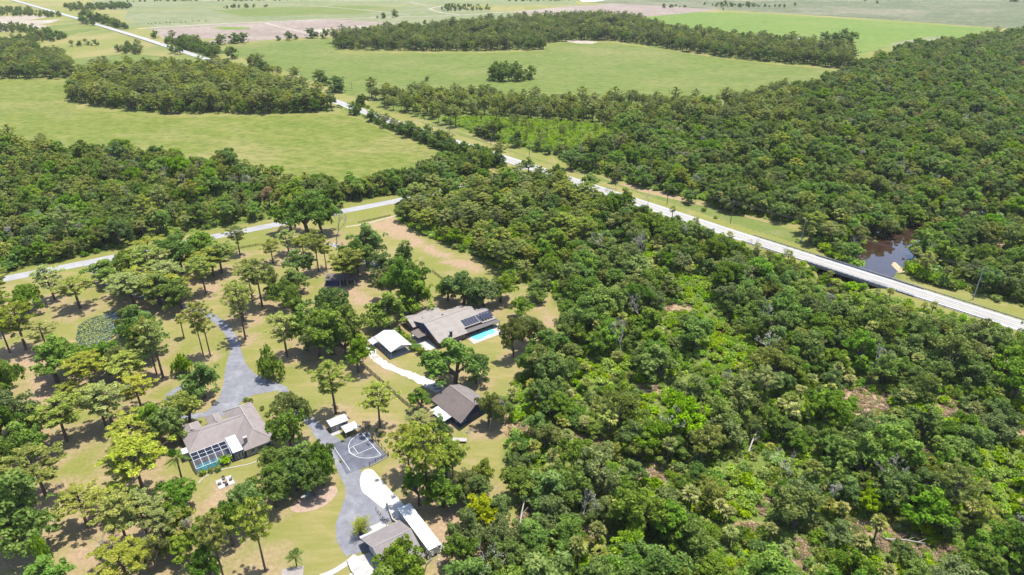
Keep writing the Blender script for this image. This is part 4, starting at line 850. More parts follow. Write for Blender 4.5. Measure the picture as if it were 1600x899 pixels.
for s in (-1, 1): MB().tube([(s * .25, .3, 0), (s * .25, .05, 1.5)], .04, 5).obj('ladder_side', M['steel'], sw)
for k in range(4): MB().tube([(-.25, .26 - k * .06, .3 + k * .3), (.25, .26 - k * .06, .3 + k * .3)], .03, 5).obj('rung', M['steel'], sw)
# grazing cattle far off
body = MB(); body.box(-.9, .9, -.35, .35, .7, 1.4); body.box(.85, 1.35, -.18, .18, 1.0, 1.5)
for x in (-.7, .7):
    for y in (-.25, .25): body.box(x - .09, x + .09, y - .09, y + .09, 0, .72)
cow_me = body.mesh('cow', M['dark'])
for i, (x, y) in enumerate([(232, 38), (237, 38), (243, 37), (250, 37), (260, 36), (266, 36), (272, 36), (283, 36), (290, 35), (301, 34), (311, 34), (322, 34)]):
    o = link('cow', cow_me); o.location = G(x, y); o.rotation_euler = (0, 0, R.uniform(0, 6.3)); o.scale = (1.3, 1.3, 1.3)
    tag(o, 'tiny dark cow grazing in the far pale field', 'cow', 'cattle grazing in the far field')
# ------------------------------------------------------------------ trees: meshes
def fast_mesh(name, V, F4, tint, mat):
    me = bpy.data.meshes.new(name); n = len(F4)
    me.vertices.add(len(V)); me.vertices.foreach_set('co', V.astype(np.float32).ravel())
    me.loops.add(n * 4); me.loops.foreach_set('vertex_index', F4.astype(np.int32).ravel())
    me.polygons.add(n); me.polygons.foreach_set('loop_start', np.arange(0, n * 4, 4, dtype=np.int32))
    a = me.attributes.new('tint', 'FLOAT', 'FACE'); a.data.foreach_set('value', tint.astype(np.float32))
    me.materials.append(mat); me.update(calc_edges=True); return me
def unit(v): return v / np.maximum(np.linalg.norm(v, axis=-1, keepdims=True), 1e-6)
def quads(c, nrm, size, aspect, rng, axis=None):
    n = len(c); nrm = unit(nrm)
    t1 = unit(np.cross(nrm, unit(rng.normal(size=(n, 3))))) if axis is None else unit(axis)
    t2 = unit(np.cross(nrm, t1)); s = size[:, None]; a = aspect
    j = lambda: rng.uniform(.65, 1.2, (n, 1))
    V = np.stack([c - t1 * s * j() - t2 * s * a * j() * .6, c + t1 * s * j() * .4 - t2 * s * a * j(), c + t1 * s * j() + t2 * s * a * j() * .5, c - t1 * s * j() * .3 + t2 * s * a * j()], 1)
    return V.reshape(-1, 3), np.arange(n * 4).reshape(n, 4)
def clump_leaves(centers, radii, per, rng, size=(.26, .5), flat=.75, aspect=.65, updir=.35, fill=.45):
    """leaf faces spread over and in lumps; tint: 0 deep .. 1 pale, part of it shared by a lump"""
    C, Nn, S, T = [], [], [], []
    for c, r in zip(centers, radii):
        n = int(per * r * r); d = unit(rng.normal(size=(n, 3))); d[:, 2] = np.where(d[:, 2] < -.35, -d[:, 2], d[:, 2])
        rr = r * (fill + (1 - fill) * rng.random(n) ** .5)[:, None]
        C.append(c + d * rr * np.array([1, 1, flat])); Nn.append(d * .8 + rng.normal(size=(n, 3)) * .75 + np.array([0, 0, updir]))
        S.append(rng.uniform(*size, n)); T.append(np.clip(rng.normal(.45, .16) + rng.normal(0, .2, n), 0, 1))
    return np.concatenate(C), np.concatenate(Nn), np.concatenate(S), np.concatenate(T)

def fit(crown, trunk, r, h):
    """bring crown and trunk to one nominal crown radius and height"""
    n = len(crown.vertices); v = np.empty(n * 3, np.float32); crown.vertices.foreach_get('co', v); v = v.reshape(-1, 3)
    sr = r / np.percentile(np.hypot(v[:, 0], v[:, 1]), 94); sh = h / np.percentile(v[:, 2], 99.5)
    for me in (crown, trunk): me.transform(Matrix.Diagonal((sr, sr, sh, 1)))
    me.update(); return crown, trunk
def oak_meshes(i, mat, dense_=1.0, low=False, spread=1.0):
    rng = np.random.default_rng(100 + i); rr = random.Random(100 + i)
    n = rng.integers(78, 100); cs, rs = [], []
    lobes = [(rng.uniform(0, 6.28), rng.uniform(1.6, 3.6) * spread, rng.uniform(1.2 if low else 3.6, 7.6)) for _ in range(rng.integers(6, 9) + (6 if low else 0))] + [(0, 0, 8.0)]
    while len(cs) < n:
        a, r, z = lobes[rng.integers(len(lobes))]
        p = np.array([math.cos(a) * r, math.sin(a) * r, z]) + unit(rng.normal(size=3)) * rng.uniform(.5, 2.7) * np.array([1, 1, .8])
        if p[2] < (.5 if low else 1.3) + rng.uniform(0, .4 if low else 1.6): continue
        cs.append(p); rs.append(rng.uniform(.42, 1.2))
    C, Nn, S, T = clump_leaves(cs, rs, 92 * dense_, rng, (.17, .34), .9)
    V, Fq = quads(C, Nn, S, .65, rng)
    crown = fast_mesh('oak_crown', V, Fq, T, M[mat])
    mb = MB(); top = Vector((rr.uniform(-.4, .4), rr.uniform(-.4, .4), 3.2)); mb.tube([(0, 0, -.4), (.05, 0, 1.4), top], [.48, .38, .33], 7)
    for a, r, z in lobes:
        e = Vector((math.cos(a) * r, math.sin(a) * r, z)); mid = top.lerp(e, .5) + Vector((rr.uniform(-.5, .5), rr.uniform(-.5, .5), .4)); mb.tube([top, mid, e], [.27, .17, .07], 5)
        for k in range(3):
            q = cs[rr.randrange(len(cs))]; 
            if (Vector(q) - e).length < 3.2: mb.tube([mid, Vector(q)], [.11, .04], 4)
    return fit(crown, mb.mesh('oak_trunk', M['bark']), 4.9, 9.8)
def pine_meshes(i, mat, full=1.0):
    rng = np.random.default_rng(200 + i); rr = random.Random(200 + i); H = 16.0; base = rr.uniform(.40, .54) * H
    lean = Vector((rr.uniform(-.6, .6), rr.uniform(-.6, .6), 0))
    mb = MB(); tp = lambda z: lean * (z / H) ** 1.5 + Vector((0, 0, z)); mb.tube([tp(z) + Vector((0, 0, -.3 if z == 0 else 0)) for z in (0, 5, 10, H - 1.0)], [.30, .23, .17, .06], 6)
    cs, rs, n = [], [], int(46 * full)
    for k in range(n):
        f = (k + .5) / n; z = base + (H - base - .6) * f ** .85; a = k * 2.4 + rr.uniform(-.4, .4)
        prof = (.45 + 1.1 * f) if f < .5 else max(.12, 1 - ((f - .5) / .53) ** 2.4) 
        r = 4.7 * prof * rr.uniform(.4, 1.1) * (1 if f < .9 else .5)
        p0 = tp(z - r * .35); p1 = tp(z) + Vector((math.cos(a) * r, math.sin(a) * r, rr.uniform(-.7, .8))); m_ = p0.lerp(p1, .55) + Vector((0, 0, -.12))
        mb.tube([p0, m_, p1], [.085, .06, .03], 4, False)
        cs.append(np.array(p1)); rs.append(rr.uniform(.48, .88))
        if r > 1.6: cs.append(np.array(p0.lerp(p1, .62)) + np.array([rr.uniform(-.5, .5), rr.uniform(-.5, .5), .25])); rs.append(rr.uniform(.55, .9))
    cs.append(np.array(tp(H - .7))); rs.append(1.0)
    C, Nn, S, T = [], [], [], []
    for c, r in zip(cs, rs):
        m_ = int(96 * r * r) + 14; d = unit(rng.normal(size=(m_, 3))); d[:, 2] = np.abs(d[:, 2]) * .9 - .18
        C.append(c + d * (r * rng.uniform(.35, 1.0, (m_, 1))) * np.array([1, 1, .8])); Nn.append(d * .6 + rng.normal(size=(m_, 3)) * .5 + np.array([0, 0, .4]))
        S.append(rng.uniform(.16, .33, m_)); T.append(np.clip(rng.normal(.5, .13) + rng.normal(0, .2, m_), 0, 1))
    C, Nn, S, T = map(np.concatenate, (C, Nn, S, T))
    V, Fq = quads(C, Nn, S, .42, rng)
    return fit(fast_mesh('pine_crown', V, Fq, T, M[mat]), mb.mesh('pine_trunk', M['bark_pine']), 5.0, 16.3)
def fronds(rng, n, L, top, droop, wid, leaflets, tilt=(-.5, 1.2), dead=.0):
    Vs, Fs, T = [], [], []; k = 0
    for i in range(n):
        a = i * 2.399 + rng.uniform(-.3, .3); el = rng.uniform(*tilt); l = L * rng.uniform(.8, 1.1)
        d = np.array([math.cos(a) * math.cos(el), math.sin(a) * math.cos(el), math.sin(el)]); side = unit(np.array([-math.sin(a), math.cos(a), 0.0]))
        t = np.clip(rng.normal(.5, .2), 0, 1)
        pt = lambda s: top + d * l * s + np.array([0, 0, -droop * l * s * s])
        for j in range(leaflets):
            if wid > .55:      # fan: leaflets spread from the end of the stalk
                an = (j / (leaflets - 1) - .5) * 2.6; c0 = pt(.42); e = unit(d * math.cos(an) + side * math.sin(an) + rng.normal(size=3) * .08); ln = l * .62 * (1 - .25 * abs(an) / 1.3)
                w = np.cross(e, [0, 0, 1.0]); w = unit(w + 1e-4) * .13 * l / 2
                q = [c0 - w * .3, c0 + e * ln * .6 - w, c0 + e * ln + np.array([0, 0, -.22 * ln]), c0 + e * ln * .6 + w]
            else:              # feather: pairs of leaflets along the stalk
                s = .12 + .86 * (j // 2 + .5) / (leaflets / 2); sg = 1 if j % 2 else -1; c0 = pt(s); e = unit(side * sg + d * .5 + np.array([0, 0, -.35])); ln = wid * l * (math.sin(math.pi * min(.97, s + .08)) ** .6)
                w = d * .055 * l
                q = [c0 - w * .7, c0 + e * ln * .6 - w * .6, c0 + e * ln, c0 + e * ln * .6 + w * .6]
            Vs += q; Fs.append([k, k + 1, k + 2, k + 3]); k += 4; T.append(np.clip(t + rng.normal(0, .1), 0, 1))
    return np.array(Vs), np.array(Fs), np.array(T)
def palm_meshes(i, kind='fan'):
    rng = np.random.default_rng(300 + i); rr = random.Random(300 + i)
    if kind == 'fan': H, V = 7.0, fronds(rng, 30, 2.3, np.array([0, 0, 7.0]), .12, 1.0, 7, (-.9, 1.3))
    elif kind == 'feather': H, V = 7.0, fronds(rng, 20, 3.4, np.array([0, 0, 7.0]), .42, .30, 26, (-.35, 1.15))
    else:
        H = 3.2; a = [fronds(rng, 9, 3.0, np.array([rr.uniform(-1.1, 1.1), rr.uniform(-1.1, 1.1), rr.uniform(1.2, 2.8)]), .35, .22, 16, (.1, 1.3)) for _ in range(7)]
        off = np.cumsum([0] + [len(q[0]) for q in a[:-1]]); V = (np.concatenate([q[0] for q in a]), np.concatenate([q[1] + o for q, o in zip(a, off)]), np.concatenate([q[2] for q in a]))
    crown = fast_mesh('palm_crown', *V, M['palm'] if kind == 'fan' else M['oak_mid'] if kind == 'feather' else M['pine_yellow'])
    mb = MB(); b = Vector((rr.uniform(-.3, .3), rr.uniform(-.3, .3), 0))
    mb.tube([(b.x, b.y, -.3), (b.x * .4, b.y * .4, H * .5), (0, 0, H)], [.24, .2, .22] if kind != 'banana' else [.5, .3, .1], 7)
    return crown, mb.mesh('palm_trunk', M['bark'])
def bush_meshes(i, mat, r=2.0, n=14, per=70):
    rng = np.random.default_rng(400 + i); cs, rs = [], []
    for k in range(n):
        d = unit(rng.normal(size=3)); d[2] = abs(d[2]); cs.append(d * r * rng.uniform(.25, .72) * np.array([1, 1, .9]) + np.array([0, 0, .35 * r])); rs.append(rng.uniform(.4, .62) * r)
    C, Nn, S, T = clump_leaves(cs, rs, per / r, rng, (.16, .34))
    V, Fq = quads(C, Nn, S, .65, rng); V[:, 2] = np.maximum(V[:, 2], .02)
    mb = MB()
    for k in range(3): mb.tube([(.12 * k - .1, 0, -.2), (rng.uniform(-.5, .5) * r, rng.uniform(-.5, .5) * r, r * .9)], [.09, .03], 5)
    return fast_mesh('bush_crown', V, Fq, T, M[mat]), mb.mesh('bush_stem', M['bark'])
def dead_meshes(i, moss=.6):
    rng = np.random.default_rng(500 + i); rr = random.Random(500 + i); mb = MB(); tips = []
    def grow(p, d, l, r, depth):
        q = p + d * l * .5 + Vector((rr.uniform(-.1, .1), rr.uniform(-.1, .1), 0)) * l; e = p + d * l + Vector((rr.uniform(-.2, .2), rr.uniform(-.2, .2), rr.uniform(-.05, .15))) * l
        mb.tube([p, q, e], [r, r * .8, r * .58], 5 if depth < 2 else 4, False)
        if depth >= 4: tips.append(e); return
        for _ in range(3 if depth < 3 else 2):
            nd = (d + Vector((rr.uniform(-.9, .9), rr.uniform(-.9, .9), rr.uniform(-.1, .5)))).normalized(); grow(e, nd, l * rr.uniform(.55, .75), r * .56, depth + 1)
    grow(Vector((0, 0, -.3)), Vector((rr.uniform(-.15, .15), rr.uniform(-.15, .15), 1)).normalized(), 4.6, .26, 0)
    cs = [np.array(t) for t in tips]; n = int(len(cs) * moss)
    C, Nn, S, T = clump_leaves(cs[:max(4, n)], [.5] * max(4, n), 34, rng, (.12, .26), .8)
    V, Fq = quads(C, Nn, S, .4, rng)
    return fast_mesh('twigs', V, Fq, T, M['moss']), mb.mesh('dead_trunk', M['bark_pale'])

OAK = [oak_meshes(i, m_, d, i > 11) for i, (m_, d) in enumerate([('oak_dark', 1.1), ('oak_mid', 1.1), ('oak_olive', .95), ('oak_grey', .85), ('oak_fresh', 1.1), ('oak_dark', 1.0), ('oak_mid', .95), ('oak_mid', 1.1), ('oak_dark', 1.1), ('oak_grey', .6), ('rust', .7), ('gold', 1.1), ('oak_dark', 1.0), ('oak_mid', 1.0), ('oak_olive', .9)])]
OAK_W = ['dark green', 'green', 'olive green', 'grey green', 'fresh green', 'dark green', 'green', 'green', 'dark green', 'thin grey green', 'rust brown', 'golden yellow', 'low dark green', 'low green', 'low olive']
PINE = [pine_meshes(i, m_, f_) for i, (m_, f_) in enumerate([('pine', 1.0), ('pine', .8), ('pine_yellow', 1.0), ('pine_yellow', .85), ('pine_dark', 1.0), ('pine', 1.15), ('pine_dark', .85), ('pine_yellow', .55)])]
PINE_W = ['green', 'open crowned green', 'yellow green', 'open yellow green', 'dark green', 'full crowned green', 'dark open', 'thin sparse yellow']
PALM = [palm_meshes(i) for i in range(4)] + [palm_meshes(10, 'feather'), palm_meshes(11, 'feather'), palm_meshes(12, 'banana')]
PALM_W = ['fan leaved', 'fan leaved', 'yellowish fan leaved', 'fan leaved', 'feather leaved', 'feather leaved', 'broad leaved']
BUSH = [bush_meshes(i, m_) for i, m_ in enumerate(['shrub', 'lime', 'oak_mid', 'shrub', 'oak_olive', 'lime', 'oak_fresh'])]
BUSH_W = ['green', 'lime green', 'green', 'green', 'olive', 'lime green', 'fresh green']
DEAD = [dead_meshes(i, q) for i, q in enumerate([.5, .9, .2, .7])]
DEAD_W = ['bare bleached', 'grey mossy', 'bare bleached', 'grey mossy']
KINDS = {  # kind: (meshes, words, name, noun, category, parts, natural crown radius, natural height)
 'O': (OAK, OAK_W, 'oak_tree', 'oak', 'tree', ('crown', 'trunk'), 4.9, 9.8),
 'P': (PINE, PINE_W, 'pine_tree', 'pine', 'tree', ('crown', 'trunk'), 5.0, 16.3),
 'K': (PALM, PALM_W, 'palm_tree', 'palm', 'palm tree', ('fronds', 'trunk'), 2.2, 9.0),
 'B': (BUSH, BUSH_W, 'bush', 'bush', 'bush', ('foliage', 'stem'), 2.0, 2.7),
 'D': (DEAD, DEAD_W, 'dead_tree', 'dead tree', 'dead tree', ('twigs', 'trunk'), 4.0, 11.0)}

# ------------------------------------------------------------------ trees: where they stand
# list entries: kind, x, y, variant, scale xy, scale z, turn, lawn
TREES = []
def add(kind, x, y, var, sx, sz, lawn=False):
    if kind == 'P' and not lawn: sx *= .78
    TREES.append((kind, x, y, var, sx, sz, R.uniform(0, 6.28), lawn))
def top_h(bx, by, ty):
    y = G(bx, by)[1]; lo, hi = 0, 45
    for _ in range(30):
        m_ = (lo + hi) / 2
        if G(bx, ty, m_)[1] > y: lo = m_
        else: hi = m_
    return lo
for k, bx, by, ty, w in LAWN:
    x, y, _ = G(bx, by); h = top_h(bx, by, ty); r = w * math.hypot(x, y, CH) / F / 2 * (.80 if k == 'P' else .82)
    if k == 'P': v = R.choice([2, 3, 2, 3, 0, 1, 5]) if y < 230 else R.choice([0, 1, 2, 3, 5]); add('P', x, y, v, r * 1.14 / 5.0, h / 16.3, True)
    elif k in 'OYR': add('O', x, y, {'O': R.choice([0, 1, 2, 5, 6, 7, 8, 3, 1]), 'Y': 11, 'R': 10}[k], r * 1.08 / 4.9, min(h / 9.8, r / 4.9 * 2.0), True)
    elif k in 'KQN': add('K', x, y, {'K': 1, 'Q': R.choice([4, 5]), 'N': 6}[k], min(1.4, max(.75, r / 2.6)) if k != 'N' else 1.15, (h / 9.0 if k != 'N' else 1.1), True)
    elif k in 'BC': add('B', x, y, 6 if k == 'B' else 1, r / 2.0, h / 2.7, True)
    elif k == 'D': add('D', x, y, R.choice([0, 2, 3]), r / 4.0, h / 11.0, True)
# hedge and small shrubs near the houses
for bx, by, w, v in [(622, 522, 17, 0), (629, 528, 17, 2), (636, 534, 18, 0), (643, 541, 18, 3), (651, 547, 18, 2), (659, 553, 18, 0), (668, 558, 18, 3), (318, 742, 12, 0), (330, 738, 11, 4), (341, 735, 12, 0), (352, 724, 20, 1), (408, 703, 17, 6), (420, 700, 15, 2), (392, 628, 9, 4), (384, 627, 9, 0), (410, 640, 9, 4), (418, 650, 10, 3), (147, 436, 9, 0), (536, 690, 6, 0), (532, 722, 5, 0), (428, 660, 10, 4), (560, 700, 0, 0), (420, 672, 8, 3), (1418, 424, 20, 6), (1430, 430, 24, 1), (1444, 437, 26, 6), (1440, 424, 22, 0), (1458, 442, 22, 1), (1472, 446, 24, 6), (1456, 430, 26, 3), (1488, 452, 20, 0), (1425, 415, 18, 1), (1340, 412, 20, 1), (1328, 408, 22, 6), (1314, 402, 22, 1), (1300, 397, 22, 6), (1286, 393, 20, 1), (1306, 440, 18, 1), (1318, 446, 20, 6), (1332, 452, 22, 1), (1346, 455, 18, 6), (1290, 434, 20, 6), (611, 694, 7, 0), (604, 690, 7, 3), (595, 681, 8, 4), (588, 674, 7, 0), (576, 668, 6, 4), (616, 704, 6, 0)]:
    if w: x, y, _ = G(bx, by); r = w * math.hypot(x, y, CH) / F / 2; add('B', x, y, v, r / 2.0, r / 2.0 * 1.05, True)
# lone far trees: foot x, foot y, crown width
for bx, by, w, v in [(336, 84, 22, 0), (363, 92, 18, 5), (345, 70, 16, 0), (366, 68, 18, 8), (380, 67, 16, 0), (397, 103, 16, 5), (500, 133, 26, 0), (524, 144, 32, 8), (487, 60, 19, 0), (508, 60, 13, 5), (435, 64, 7, 0), (452, 63, 12, 5), (462, 62, 7, 0), (618, 27, 11, 0), (630, 44, 9, 5), (572, 47, 5, 0), (612, 47, 4, 0), (664, 38, 6, 0), (599, 29, 8, 8), (667, 127, 7, 0), (770, 126, 22, 0), (785, 127, 24, 8), (800, 127, 22, 5), (814, 127, 20, 0), (827, 124, 20, 8), (776, 118, 20, 5), (792, 117, 20, 0), (808, 118, 20, 8), (1290, 66, 16, 0), (1302, 67, 18, 5), (1314, 67, 18, 8), (1327, 66, 20, 0), (1320, 60, 14, 5), (1262, 70, 10, 0), (1242, 9, 4, 0), (1130, 16, 3, 0), (1069, 12, 3, 0), (1370, 6, 4, 0), (1352, 2, 4, 5), (1585, 3, 12, 0), (1538, 65, 14, 0), (1575, 60, 16, 5), (1597, 58, 16, 8), (243, 60, 10, 0)]:
    x, y, _ = G(bx, by); r = w * math.hypot(x, y, CH) / F / 2; add('O', x, y, {0: 12, 5: 13, 8: 12}[v], r / 4.9, min(1.6, max(.55, r / 4.9)), True)

HWa = HW; STa = ST
FRONT = [(cx, cy, rx, ry) for cx, cy, rx, ry in CLEAR if rx >= 20] + [(422, 322, 15, 6)]
def clear_view(x, y, px, py):
    ok = np.ones(np.shape(x), bool)
    for cx, cy, rx, ry in FRONT: ok &= ((px - cx) / (rx * .95)) ** 2 + ((py - cy - 13) / (ry + 15)) ** 2 > 1
    return ok
def hides_road(x, y, h):
    """a crown of height h on the house side of the highway standing in the way of the roadway"""
    if y > 480: return False
    bx, by = P(np.array(x), np.array(y), 0.0); tx, ty = P(np.array(x), np.array(y), h); ry = 370.5 + (bx - 1160) * .3193
    return bool(by > ry and ty < ry + 4 + (4 if bx > 1150 else 0) + (17 if 1275 < bx < 1348 else 0))
def open_pool(x, y, px, py): return (px > 1336) & (px < 1446) & (py > 376) & (py < 366.5 + (px - 1160) * .3193)
def scatter(poly, s, pick, zmin=0, keep=None, ylim=4000):
    g = np.array([G(max(-260, min(1860, x)), max(-20, min(985, y)))[:2] for x, y in poly]); x0, y0 = g.min(0) - 5; x1, y1 = g.max(0) + 5
    xs = np.arange(x0, x1, s); ys = np.arange(y0, min(y1, ylim), s * .866)
    gx_, gy_ = np.meshgrid(xs, ys); gx_ = gx_ + (np.arange(len(ys)) % 2)[:, None] * s / 2
    x = (gx_ + RN.uniform(-.36, .36, gx_.shape) * s).ravel(); y = (gy_ + RN.uniform(-.36, .36, gy_.shape) * s).ravel()
    px, py = P(x, y); ok = inpoly(px, py, poly) & (px > -130) & (px < 1730) & (py < 985)
    x, y, px, py = x[ok], y[ok], px[ok], py[ok]
    ok = (seg_dist(x, y, CREEK) > np.where(open_pool(x, y, px, py), 12.5, np.where(py > 373 + (px - 1160) * .3193, 0.5, 4.5))) & (seg_dist(x, y, STa) > 6.0) & ~((np.hypot(x - shoal[0], y - shoal[1]) < 8))
    ok &= (seg_dist(x, y, HWa) > (8.5 if s < 5 else 10.0))
    for cx, cy, rx, ry in CLEAR:
        if rx: ok &= ((px - cx) / (rx * .9)) ** 2 + ((py - cy) / (ry * .9 + (0 if s < 5 else 4))) ** 2 > (1 if s > 5 else .75)
    if s > 5: ok &= clear_view(x, y, px, py)
    if keep is not None: ok &= keep(x, y, px, py)
    for i in np.nonzero(ok)[0]: pick(x[i], y[i], px[i], py[i])
POOL = [(1346, 396), (1370, 372), (1442, 368), (1448, 390), (1424, 404), (1428, 416), (1408, 440), (1345, 424)]
def water_view(x, y, px, py):          # the creek lies open to the view from the houses
    return ~(inpoly(px, py, POOL) | inpoly(px, py - 18, POOL) & (px < 1415) | inpoly(px, py - 32, POOL) & (px < 1400))
gapn = lambda x, y: vnoise(x, y, 17, 11)
def oakv(): return R.choices([0, 1, 2, 3, 4, 5, 6, 7, 8, 9, 13, 14], [2.4, 3.2, 2.2, 1.3, 1.7, 2.2, 2.8, 2.8, 2.0, .5, 1.2, 1.0])[0]
def sz(): return max(.5, min(1.6, R.gauss(.98, .28)))
def main_pick(x, y, px, py):
    n0 = len(TREES); main_pick_(x, y, px, py)
    for t in TREES[n0:]:
        if hides_road(x, y, t[5] * KINDS[t[0]][7]):
            pr = 0.0 if (px > 1480 and R.random() < .3) or (930 < px < 1090 and R.random() < .5) else 1.0
            if px < 930: pr = .5
            if R.random() < pr:
                TREES.remove(t)
                for f in (.55, .38):
                    if not hides_road(x, y, f * 9.8): add('O', x, y, R.choice([13, 14, 12]), f * 1.1, f); break
def main_pick_(x, y, px, py):
    if px < 930 and py < 440:          # even green stand near the street
        if R.random() < .62: q = sz(); add('P', x, y, R.choice([0, 5, 5, 1, 4]), q * 1.05, q * .72)
        else: q = sz(); add('O', x, y, R.choice([1, 4, 6, 7, 0, 1]), q, q * 1.12)
        return
    r = R.random(); near = R.uniform(.85, 1.15)
    if r < .72: q = sz() * 1.05; add('O', x, y, oakv(), q, q * near)
    elif r < .87: add('K', x, y, R.randrange(4), R.uniform(.9, 1.3), R.uniform(.8, 1.3))
    elif r < .928: add('D', x, y, R.randrange(4), R.uniform(.7, 1.05), R.uniform(.95, 1.35))
    elif r < .965: q = sz(); add('P', x, y, R.choice([0, 4, 6]), q, q * .75)
def open_gap(th): return lambda x, y, px, py: (gapn(x, y) > np.where((px > 900) & (py > 430), th, .12)) & water_view(x, y, px, py)
scatter(Z_MAIN, 7.3, main_pick, keep=open_gap(.38))
def main_palm(x, y, px, py):
    if px > 900 or py > 560: add('K', x, y, R.randrange(4), R.uniform(.85, 1.2), R.uniform(.45, .95))
scatter(Z_MAIN, 11.0, main_palm, keep=lambda x, y, px, py: (vnoise(x, y, 30, 12) > .42) & water_view(x, y, px, py))
def right_pick(x, y, px, py):
    if inpoly(np.array([px]), np.array([py]), Z_LIME)[0]:
        if R.random() < .15: q = R.uniform(.55, .8); add('P', x, y, R.choice([0, 1, 7]), q * .75, q)
        return
    r = R.random(); far = py < 205 and px < 1250
    if far and r < .6: q = sz(); add('P', x, y, R.choice([0, 4, 6, 5]), q, q * .78)
    elif r < .74: q = sz() * .98; add('O', x, y, oakv(), q, q * R.uniform(.85, 1.15))
    elif r < .88: add('K', x, y, R.randrange(4), R.uniform(.9, 1.3), R.uniform(.8, 1.2))
    elif r < .93: q = sz(); add('P', x, y, R.choice([0, 3, 5]), q, q * .75)
    elif r < .95: add('D', x, y, R.randrange(4), R.uniform(.7, 1.1), R.uniform(.7, 1))
    elif r < .953: add('O', x, y, 10, .9, .9)
scatter(Z_RIGHT, 7.0, right_pick, keep=lambda x, y, px, py: (gapn(x, y) > .24) & water_view(x, y, px, py))
def left_pick(x, y, px, py):
    r = R.random()
    if r < .62: q = sz(); add('O', x, y, R.choice([oakv(), oakv(), 4, 2, 7]), q, q * R.uniform(.85, 1.2))
    elif r < .84: add('K', x, y, R.randrange(4), R.uniform(.9, 1.3), R.uniform(.9, 1.3))
    elif r < .93: q = sz(); add('P', x, y, R.choice([0, 3, 1]), q * .9, q * .9)
    elif r < .96: add('D', x, y, R.randrange(4), R.uniform(.7, 1.1), R.uniform(.7, 1.1))
scatter(Z_LEFT, 6.9, left_pick, keep=lambda x, y, px, py: gapn(x, y) > .14)
def stand(pp, vp, vo, hp_=.8, so=1.0):
    def f(x, y, px, py):
        q = sz() * so
        if R.random() < pp: add('P', x, y, R.choice(vp), q * 1.15, q * hp_)
        else: add('O', x, y, R.choice(vo), q, q * 1.05)
    return f
scatter(Z_PINES, 7.0, stand(.72, [0, 5, 5, 4, 1], [0, 5, 8, 1], .85)); scatter(Z_WEST, 7.5, stand(.5, [0, 4, 6], [0, 1, 2, 5]))
scatter(Z_HEDGE, 5.2, stand(.10, [0, 4], [12, 13, 5, 8, 12], .7, .85)); scatter(Z_FAR, 9.0, stand(.62, [4, 6, 4, 0], [0, 5, 8, 0], .85, 1.1), keep=lambda x, y, px, py: ~(((px - 760) / 42) ** 2 + ((py - 60) / 5) ** 2 < 1) & ~(((px - 957) / 22) ** 2 + ((py - 45) / 5) ** 2 < 1))
scatter([(505, 300), (560, 299), (640, 286), (690, 264), (748, 258), (765, 270), (700, 284), (640, 300), (560, 312), (510, 318)], 5.4, stand(.08, [0, 4], [13, 12, 7, 8, 6], .6, .85))
scatter(Z_ROADSIDE, 10, stand(.2, [4], [12, 13, 8], .8, 1.1)); scatter(Z_KNOT, 8, stand(.1, [4], [12, 13, 8], .8, 1.0))
scatter(Z_SCRUB, 12, stand(.15, [4, 6], [12, 14, 13, 12], .6, .75), keep=lambda x, y, px, py: vnoise(x, y, 60, 13) > .36)
scatter([(-200, 14), (60, 16), (110, 26), (60, 30), (-200, 30)], 16, stand(.1, [4], [12, 14, 13], .6, .8), keep=lambda x, y, px, py: vnoise(x, y, 70, 14) > .44)
scatter([(100, 10), (200, 8), (206, 14), (110, 18)], 14, stand(.1, [4], [12], .6, .8)); scatter(Z_MARSH, 16, stand(0, [4], [12, 14], .6, .6), keep=lambda x, y, px, py: vnoise(x, y, 60, 15) > .5)
scatter([(540, 31), (640, 24), (700, 30), (680, 34), (560, 36)], 16, stand(0, [4], [14, 12], .6, .45), keep=lambda x, y, px, py: vnoise(x, y, 80, 16) > .58)
for pl in ([(190, 3.5), (290, 0), (480, -2), (480, 1), (300, 3)], [(790, 1.5), (890, -1), (890, 1.5), (800, 3)], [(340, 12.5), (470, 9), (470, 11), (345, 14)], [(1010, 13), (1120, 7), (1240, 12), (1100, 12)]):  # dark tree rows, some standing in for cloud shade over the far fields
    scatter(pl, 20, stand(0, [4], [12, 14, 13], .7, .7), keep=lambda x, y, px, py: vnoise(x, y, 70, 17) > .42)
for px, py, k, v, s_ in [(925, 268, 'O', 0, 1.25), (915, 262, 'O', 5, 1.0), (960, 285, 'O', 2, .8), (1075, 318, 'O', 0, .8), (1080, 316, 'O', 8, .7), (1262, 386, 'K', 0, 1.3), (1122, 326, 'K', 1, 1.2), (1556, 470, 'B', 3, 1.2), (1100, 330, 'B', 0, .9), (1118, 342, 'B', 3, .7), (1012, 324, 'D', 1, .6), (1180, 402, 'D', 3, .8), (1225, 412, 'D', 0, .7)]:
    x, y, _ = G(px, py); add(k, x, y, v, s_, s_, True)

